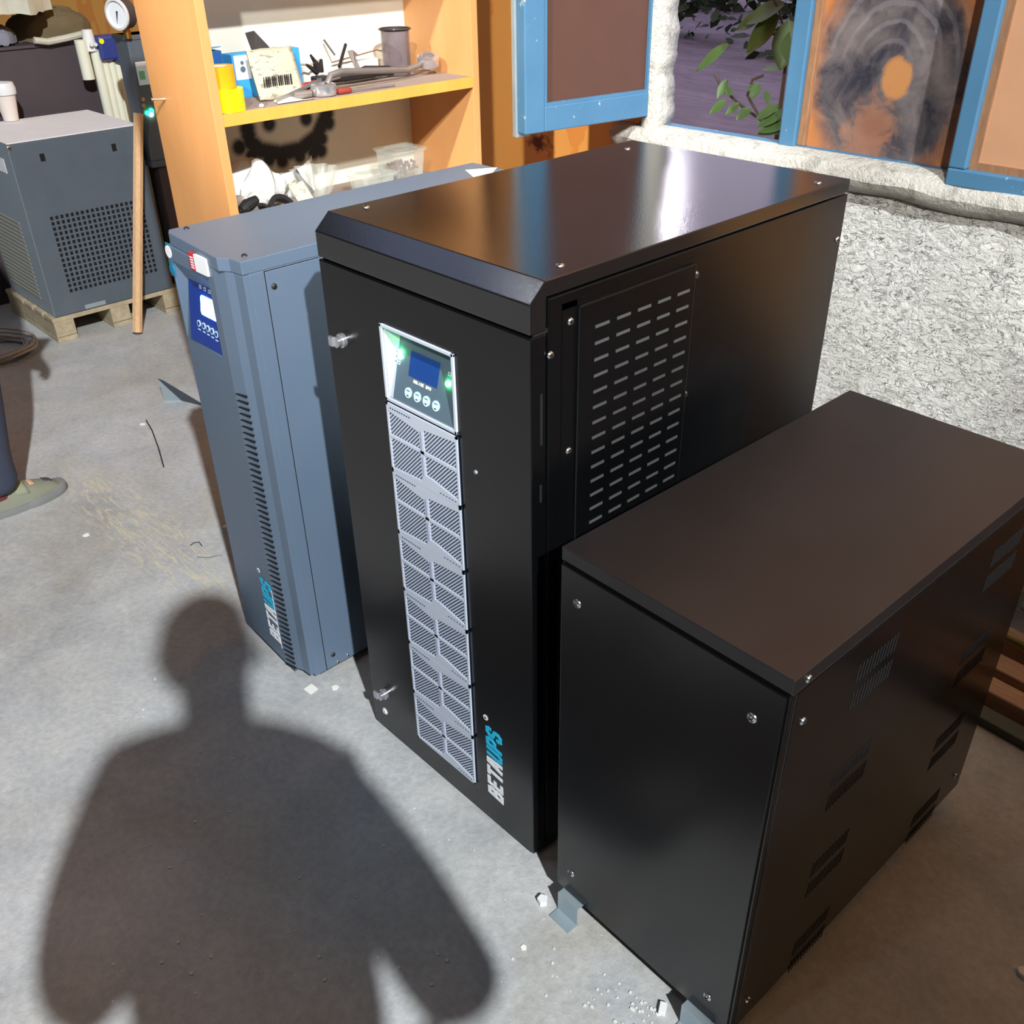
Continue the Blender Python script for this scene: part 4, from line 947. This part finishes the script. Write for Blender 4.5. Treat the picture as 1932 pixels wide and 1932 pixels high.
# brown cabinet, tarp and rags
bc = onx(198, 60, -3.45)
BC = thing('steel_cabinet', 'dark brown steel cabinet behind the grey machine', 'cabinet', (-3.7, .5, 0))
zb_ = onx(100, 86, -3.45).z
MB().box((-3.95, -.6, 0), (-3.45, bc.y, zb_)).build('carcass', 'browncab', BC, bevel=.004)
MB().box((-3.96, -.61, zb_), (-3.44, bc.y + .01, zb_ + .012)).build('top_sheet', 'browncab', BC)
rt = random.Random(21)
def lump(name, label, cat, u0, v0, u1, v1, X, dx, mat, seed, z_base, amp=.25):
    A = onx(u0, v1, X); B_ = onx(u1, v1, X); top = onx((u0 + u1) / 2, v0, X).z; r_ = random.Random(seed); ph = [r_.uniform(0, 6) for _ in range(6)]
    y0, y1 = A.y, B_.y; hgt = max(.03, top - z_base)
    def fn(u, v):
        a_ = u * 2 * PI; s_ = math.sin(PI * (.5 + v * .5)) ** .55 if v < 1 else 0
        k_ = 1 + amp * (.5 * math.sin(3 * a_ + ph[0]) + .35 * math.sin(7 * a_ + ph[1] + v * 4) + .3 * math.sin(13 * a_ + ph[2] - v * 6))
        return ((X - dx / 2) + dx / 2 * math.cos(a_) * s_ * k_, (y0 + y1) / 2 + (y1 - y0) / 2 * math.sin(a_) * s_ * k_,
                z_base + hgt * (v ** .5) * (1 + amp * .4 * math.sin(5 * a_ + ph[3])) + r_.uniform(-.006, .006))
    return tag(MB().grid(fn, 48, 14).build(name, mat, smooth=True), label, cat)
zt = zb_ + .012
lump('tarp_bundle', 'crumpled beige sheet heaped on the brown cabinet, top left corner', 'sheet', -90, -110, 128, 38, -3.36, .34, 'bundle', 1, zt + .125, .20)
lump('canvas_bag', 'olive canvas bag slumped on the brown cabinet, beside the orange wall', 'bag', 44, 14, 196, 78, -3.49, .30, 'ragdark', 2, zt, .08)
tag(MB().tube([onx(64, 76, -3.42), onx(90, 79, -3.42), onx(125, 72, -3.42), onx(158, 64, -3.42)], .014, 8).build('rolled_strap', 'bundle', smooth=True), 'pale rolled cloth edge hanging below the olive canvas bag', 'cloth')
lump('grey_rag', 'grey folded rags at the left edge above the machine', 'rag', -60, 46, 46, 80, -3.45, .20, 'greyrag', 3, zt + .006, .08)
# cable coil
cc = onz(-5, 665, 0); g = MB()
for k in range(6):
    R_ = .10 + .016 * (k % 4) + .05 * (k == 5); ox = .02 * math.sin(k * 2.1); oy = .02 * math.cos(k * 1.7)
    g.tube([(cc.x + ox + R_ * 1.15 * math.cos(t_ * PI / 16), cc.y + oy + R_ * math.sin(t_ * PI / 16), .008 + .006 * k + .004 * math.sin(t_)) for t_ in range(33)], .0065, 6)
CB = thing('cable_coil', 'coil of beige cable on the floor at the left edge', 'cable', cc)
g.build('loops', 'coil', CB, smooth=True); MB().tube([(cc.x - .08, cc.y - .06, .02), (cc.x + .0, cc.y - .03, .045), (cc.x + .03, cc.y - .05, .03)], [.016, .02, .014], 10).build('plug', 'blackrubber', CB, smooth=True)

# ================================================================= PEOPLE
def skinned(name, joints, edges, mat, parent=None, sub=2):
    me = bpy.data.meshes.new(name); keys = list(joints); me.from_pydata([joints[k][0] for k in keys], [(keys.index(a), keys.index(b_)) for a, b_ in edges], [])
    o = bpy.data.objects.new(name, me); C.objects.link(o); sk = o.modifiers.new('skin', 'SKIN'); sk.use_smooth_shade = True
    for i, k_ in enumerate(keys):
        r_ = joints[k_][1]; me.skin_vertices[0].data[i].radius = r_ if isinstance(r_, tuple) else (r_, r_)
    me.skin_vertices[0].data[0].use_root = True
    ss = o.modifiers.new('sub', 'SUBSURF'); ss.levels = sub; ss.render_levels = sub
    dg = bpy.context.evaluated_depsgraph_get(); nm = bpy.data.meshes.new_from_object(o.evaluated_get(dg)); o.modifiers.clear(); o.data = nm
    nm.materials.clear(); nm.materials.append(M[mat])
    for p_ in nm.polygons: p_.use_smooth = True
    if parent is not None: o.parent = parent; o.location = -world_loc(parent)
    return o
def person(label, base, face, h, arms, stance=.11, lean=0, step=0, bulk=1.0):
    """base: point between the feet; face: heading; arms: per side (elbow, hand) in body space (right, forward, up)"""
    P = thing('person', label, 'person', base); fz = Matrix.Rotation(face, 3, 'Z')
    def T_(x, y, z): return Vector(base) + fz @ Vector((x, y + lean * max(0, z - .95) ** 1.3, z))
    k = h / 1.75
    J = {'pelvis': (T_(0, 0, .95 * k), (.15, .11)), 'waist': (T_(0, -.01, 1.10 * k), (.14, .10)), 'chest': (T_(0, -.01, 1.30 * k), (.17, .12)), 'neckb': (T_(0, -.01, 1.46 * k), (.075, .07)),
         'neck': (T_(0, .0, 1.52 * k), (.058, .06)), 'head': (T_(0, .02, 1.62 * k), (.078, .095)), 'crown': (T_(0, .01, 1.71 * k), (.06, .075))}
    E_ = [('pelvis', 'waist'), ('waist', 'chest'), ('chest', 'neckb'), ('neckb', 'neck'), ('neck', 'head'), ('head', 'crown')]
    for s_, sx in (('r', 1), ('l', -1)):
        J['hip' + s_] = (T_(sx * stance * .85, 0, .88 * k), (.095, .095)); sy = 0 if sx > 0 else -step; J['knee' + s_] = (T_(sx * stance, .01 + sy * .5, .49 * k), (.062, .062)); J['ank' + s_] = (T_(sx * stance, -.03 + sy, .10), (.040, .042)); J['toe' + s_] = (T_(sx * stance, .05 + sy, .040), (.026, .016))
        J['sh' + s_] = (T_(sx * .17, -.01, 1.40 * k), (.062, .062)); el, ha = arms[s_]; J['el' + s_] = (T_(*el), (.044, .044)); wr = Vector(ha)
        J['wr' + s_] = (T_(*wr), (.028, .03)); d = (wr - Vector(el)).normalized(); J['palm' + s_] = (T_(*(wr + d * .07)), (.036, .018))
        E_ += [('pelvis', 'hip' + s_), ('hip' + s_, 'knee' + s_), ('knee' + s_, 'ank' + s_), ('ank' + s_, 'toe' + s_), ('chest', 'sh' + s_), ('sh' + s_, 'el' + s_), ('el' + s_, 'wr' + s_), ('wr' + s_, 'palm' + s_)]
        side = Vector((1, 0, 0)) if abs(d.x) < .8 else Vector((0, 1, 0)); lat = d.cross(side.cross(d)).normalized(); lat = (side - d * side.dot(d)).normalized()
        curl = d.cross(lat)
        for i, (off, L) in enumerate(((-.024, .070), (-.008, .080), (.008, .074), (.023, .058))):
            b0_ = wr + d * .07 + lat * off; n0 = 'f%d0%s' % (i, s_)
            J[n0] = (T_(*(b0_ + d * .02)), .0095); J['f%d1%s' % (i, s_)] = (T_(*(b0_ + d * (L * .65) + curl * .010)), .0085); J['f%d2%s' % (i, s_)] = (T_(*(b0_ + d * L + curl * .028)), .0072)
            E_ += [('palm' + s_, n0), (n0, 'f%d1%s' % (i, s_)), ('f%d1%s' % (i, s_), 'f%d2%s' % (i, s_))]
        J['t0' + s_] = (T_(*(wr + d * .045 - lat * .038 + curl * .008)), .011); J['t1' + s_] = (T_(*(wr + d * .085 - lat * .052 + curl * .022)), .009)
        E_ += [('palm' + s_, 't0' + s_), ('t0' + s_, 't1' + s_)]
    skinned('body', J, E_, 'skin', P)
    # clothes: a jacket and trousers following the body
    c_ = {q: (J[q][0], tuple(r_ * bulk + .016 for r_ in J[q][1])) for q in ('waist', 'chest', 'shr', 'shl', 'elr', 'ell', 'wrr', 'wrl', 'neckb')}
    c_ = {'chest': c_['chest'], **{k_: v_ for k_, v_ in c_.items() if k_ != 'chest'}}
    c_['hem'] = (T_(0, 0, .90 * k), (.165, .13))
    skinned('jacket', c_, [('chest', 'waist'), ('waist', 'hem'), ('chest', 'neckb'), ('chest', 'shr'), ('shr', 'elr'), ('elr', 'wrr'), ('chest', 'shl'), ('shl', 'ell'), ('ell', 'wrl')], 'jacket', P)
    t_ = {'pelvis': (J['pelvis'][0], (.165, .125))}
    for s_ in 'rl':
        t_['hip' + s_] = (J['hip' + s_][0], (.11, .11)); t_['knee' + s_] = (J['knee' + s_][0], (.085, .09)); t_['cuff' + s_] = (J['ank' + s_][0] + Vector((0, 0, .05)), (.070, .085)); t_['hemm' + s_] = (J['ank' + s_][0] + fz @ Vector((0, .018, -.035)), (.070, .088))
    skinned('trousers', t_, [('pelvis', 'hipr'), ('hipr', 'kneer'), ('kneer', 'cuffr'), ('cuffr', 'hemmr'), ('pelvis', 'hipl'), ('hipl', 'kneel'), ('kneel', 'cuffl'), ('cuffl', 'hemml')], 'trouser', P)
    # hair cap and face
    hc = J['head'][0]
    def hairf(u, v):
        a_ = u * 2 * PI; el_ = v * PI / 2 * 1.15; rr2 = Vector((math.cos(a_) * math.cos(PI / 2 - el_) * .092, math.sin(a_) * math.cos(PI / 2 - el_) * .108 - .012, math.sin(PI / 2 - el_) * .125 + .03))
        if math.sin(a_) > .2 and v > .6: rr2 *= .9
        return hc + fz @ rr2
    hr = MB().grid(hairf, 24, 10).build('hair', 'hair', P, smooth=True)
    fc = MB(); 
    for sx in (-1, 1): fc.lathe([(0, -.008), (.011, 0), (0, .008)], hc + fz @ Vector((sx * .032, .088, .0)), 12)
    fc.build('eyes', 'white', P, smooth=True)
    MB().lathe([(.016, -.02), (.012, .0), (.006, .018), (0, .022)], hc + fz @ Vector((0, .095, -.022)), 10, axis=fz @ Vector((0, .35, 1))).build('nose', 'skin', P, smooth=True)
    MB().tube([hc + fz @ Vector((-.022, .088, -.058)), hc + fz @ Vector((0, .096, -.060)), hc + fz @ Vector((.022, .088, -.058))], [.003, .006, .003], 8).build('mouth', 'redhandle', P, smooth=True)
    for sx in (-1, 1): MB().lathe([(0, -.006), (.018, -.002), (.024, .006), (.016, .004), (0, .002)], hc + fz @ Vector((sx * .092, .0, -.01)), 14, axis=fz @ Vector((sx, .3, 0))).build('ear', 'skin', P, smooth=True)
    for s_, sx in (('r', 1), ('l', -1)):
        shoe(P, T_(sx * stance, -.03 - (step if sx < 0 else 0), 0), fz)
    return P
def shoe(P, o, fz):
    """o: floor point under the ankle; the shoe points along fz*Y"""
    def outline(t):   # t 0 heel .. 1 toe ; returns half widths (inner, outer)
        return .036 + .014 * math.sin(PI * min(1, t * 1.15)) if t < .5 else .036 + .0135 * math.sin(PI * min(1, t * 1.15)) + .008 * math.sin(PI * (t - .5) * 2)
    L0, L1 = -.075, .205; N_ = 22
    def sec(t, z, w_): return None
    so = MB(); ups = MB()
    def solef(u, v):
        a_ = u * 2 * PI; x = math.cos(a_); y = math.sin(a_); t = (y + 1) / 2; hw = .052 if t > .5 else .044
        sx_ = math.copysign(abs(x) ** .75, x) * (hw - .004 * (t < .3)); sy_ = (L0 + L1) / 2 + math.copysign(abs(y) ** .88, y) * (L1 - L0) / 2
        prof = [(0, 0), (.97, 0), (1.0, .006), (1.0, .020), (.985, .026), (.94, .027), (0, .027)]; kk = v * 6; i = min(5, int(kk)); f_ = kk - i
        s_ = prof[i][0] * (1 - f_) + prof[i + 1][0] * f_; z_ = prof[i][1] * (1 - f_) + prof[i + 1][1] * f_
        return Vector(o) + fz @ Vector((sx_ * s_, (L0 + L1) / 2 + (sy_ - (L0 + L1) / 2) * s_, z_ + .010 * max(0, t - .8) * 5 * .4))
    so.grid(solef, 36, 6); s1 = so.build('shoe_sole', 'sole', P, smooth=True)
    def upf(u, v):
        t = v; y = L0 + .006 + t * (L1 - L0 - .012); hw = (.048 if t > .55 else .040 + .008 * t / .55) * (math.sin(PI * min(1, .08 + t * .92 if t < .5 else .5 + (t - .5) * .98)) ** .42)
        top = (.105 - .02 * t if t < .3 else .099 - .085 * (t - .3) ** 1.0 * 1.05 if t < .85 else .099 - .085 * .5775 - (t - .85) * .22)
        top *= (1 if t > .04 else .8); a_ = PI * u; x = math.cos(a_) * hw * (1 - .25 * math.sin(a_) * (1 - t)); z_ = .024 + (top - .024) * math.sin(a_) ** .8
        return Vector(o) + fz @ Vector((x, y, z_))
    ups.grid(upf, 16, 24); u1 = ups.build('shoe_upper', 'suede', P, smooth=True)
    def strap(t0, t1, mat, name, lift=.003, a0=.12, a1=.88):
        def f_(u, v):
            t = t0 + (t1 - t0) * v; p_ = Vector(upf(a0 + (a1 - a0) * u, t)) - Vector(o); return Vector(o) + p_ + Vector((0, 0, lift))
        return MB().grid(f_, 10, 3).build(name, mat, u1, smooth=True, solid=.003)
    strap(.42, .56, plain('pale_suede_strap', (146, 150, 124), .95), 'velcro_strap'); strap(.60, .66, 'tag', 'tag', .004, .30, .50); strap(.78, .87, 'greydk', 'toe_patch', .0025, .38, .62)
    MB().cyl(Vector(o) + Vector((0, 0, .06)), .040, .10, 'z', 16).build('sock', 'sock', P, smooth=True)
# man at the left edge: only a shoe and trouser leg reach into the picture
person('person at the left edge, only a navy trouser leg and grey suede shoe showing', (-1.655, -.27, 0), math.radians(6), 1.74,
       {'r': ((.27, -.03, 1.12), (.26, .06, .90)), 'l': ((-.27, -.03, 1.12), (-.26, .06, .90))}, stance=.13, step=.34)
# the photographer behind the camera
person('person in dark jacket standing behind the viewpoint, casting the large floor shadow', (1.62, -.985, 0), math.radians(46.6), 1.95,
       {'r': ((.27, .08, 1.14), (.16, .20, 1.30)), 'l': ((-.30, .06, 1.16), (-.17, .16, 1.28))}, stance=.12, lean=.16, bulk=1.22)

# ================================================================= FLOOR LITTER AND RIGHT SIDE
g = thing('metal_offcut', 'folded grey sheet metal offcut on the floor left of the slim grey cabinet', 'offcut', onz(310, 752))
A = onz(310, 756); B_ = onz(343, 756); Cc = onz(392, 768); Tp = onx(298, 714, A.x)
MB().add([A, B_, Tp], [(0, 1, 2)]).build('flange', 'zinc', g, solid=.002)
MB().add([Tp, Tp + Vector((.02, .01, -.004)), Cc + Vector((0, 0, .001)), B_ + Vector((0, 0, .002))], [(0, 1, 2, 3)]).build('web', 'greydk', g, solid=.002)
def wirepx(name, label, pts, r, mat, cat='wire'):
    P_ = [onz(u, v, r) for u, v in pts]; return tag(MB().tube(P_, r, 6).build(name, mat, smooth=True), label, cat)
wirepx('black_tie', 'thin black cable tie lying on the floor left of the slim grey cabinet', [(276, 793), (287, 812), (299, 845), (309, 881)], .0022, 'blackrubber', 'cable tie')
wirepx('wire_scrap', 'short curved wire scrap on the floor by the slim grey cabinet', [(359, 1029), (366, 1024), (376, 1023), (381, 1030)], .0014, 'darksteel')
wirepx('wire_scrap', 'long pale wire scrap on the floor by the slim grey cabinet', [(372, 1051), (392, 1052), (420, 1047)], .0014, 'toolsteel')
def chip(name, label, cat, u, v, s_, mat='paper', h=.003, n=4, rot=0, seed=0, group=None):
    r_ = random.Random(seed + int(u)); c_ = onz(u, v); p_ = [(c_.x + s_ * math.cos(rot + 2 * PI * i / n) * r_.uniform(.75, 1.15), c_.y + s_ * math.sin(rot + 2 * PI * i / n) * r_.uniform(.75, 1.15), 0.0005) for i in range(n)]
    return tag(MB().prism(p_, (0, 0, h)).build(name, mat), label, cat, group)
c_ = onz(587, 1300); R45 = .62
tag(MB().prism([onz(*p, .0005) for p in ((573, 1301), (588, 1291), (600, 1300), (586, 1311))], (0, 0, .002)).build('paper_square', 'paper'), 'white paper square at the foot of the slim grey cabinet', 'paper')
chip('paint_flake', 'small cream flake right of the paper square', 'flake', 633, 1298, .010, 'paper', .002, 5)
chip('plaster_crumb', 'white crumb left of the low black cabinet front', 'crumb', 1024, 1703, .010, 'whiteplastic', .012, 5)
tag(MB().box((-.006, -.010, 0), (.006, .010, .009)).xform(Matrix.Translation(onz(1250, 1906)) @ Matrix.Rotation(.5, 4, 'Z')).build('white_clip', 'whiteplastic', bevel=.001), 'small white plastic clip on the floor before the low black cabinet', 'clip')
chip('paper_scrap', 'tiny pale scrap on the floor at bottom centre', 'scrap', 988, 1788, .006, 'paper', .002, 5)
chip('paint_flake', 'bright round dot on the floor above the thin cable tie', 'flake', 269, 801, .011, 'white', .002, 10)
chip('paint_flake', 'bright round dot on the floor below the suede shoe', 'flake', 163, 1010, .010, 'white', .002, 9)
chip('paint_flake', 'bright dot against the left edge of the slim grey cabinet', 'flake', 425, 994, .009, 'white', .002, 9)
chip('plaster_crumb', 'pale crumb on the dark floor at the bottom right edge', 'crumb', 1930, 1838, .010, 'whiteplastic', .008, 6)
rz_ = random.Random(31); g = MB()
for i in range(260):
    if i < 150: c_ = onz(rz_.gauss(1275, 70), rz_.gauss(1890, 28))
    else: c_ = onz(rz_.uniform(200, 1150), rz_.uniform(1080, 1900))
    s_ = rz_.uniform(.0012, .0036); n = 5; a_ = rz_.uniform(0, 6); 
    if -.53 < c_.x < 1.0 and c_.y > -.062: continue
    g.prism([(c_.x + s_ * math.cos(a_ + 2 * PI * k / n) * rz_.uniform(.6, 1.4), c_.y + s_ * math.sin(a_ + 2 * PI * k / n), .0003) for k in range(n)], (0, 0, s_ * .6))
tag(g.build('plaster_dust', 'concretebits'), 'fine white plaster grit scattered over the concrete floor', 'grit', kind='stuff')
# planks lying behind the low cabinet
for (ya, h, w_, mat, lab, nm_) in ((.985, .022, .045, 'plankgreen', 'green-grey timber batten nearest in the planks behind the low cabinet', 'batten'), (1.055, .045, .055, 'plank', 'brown plank second in the pile behind the low cabinet', 'plank'),
                              (1.135, .050, .060, 'plank', 'brown plank third in the pile behind the low cabinet', 'plank'), (1.235, .060, .055, 'plank', 'brown plank farthest in the pile by the plaster wall', 'plank')):
    tag(MB().box((.62, ya - w_ / 2, 0), (1.75, ya + w_ / 2, h)).xform(Matrix.Translation((.62, ya, 0)) @ Matrix.Rotation(-.05, 4, 'Z') @ Matrix.Translation((-.62, -ya, 0))).build(nm_, mat, bevel=.004), lab, 'timber')
tag(MB().tube([(.70, 1.20, .068), (.9, 1.19, .07), (1.1, 1.15, .066), (1.5, 1.12, .06)], .007, 8).build('green_cord', 'cablegreen', smooth=True), 'olive green cord lying along the planks', 'cord')
# tall locker off to the right, unseen, added to shade the floor
LK = thing('tall_blocker', 'tall dark brown locker added out of frame to shade the floor at the right', 'blocker', (3.3, .3, 0))
MB().box((2.95, -.96, 0), (3.6, 1.20, 2.52)).build('carcass', 'blocker', LK, bevel=.004)
for i in range(3): MB().box((2.93, -.94 + i * .715, .06), (2.95, -.94 + i * .715 + .70, 2.47)).build('blocker_panel', 'blocker', LK, bevel=.003)
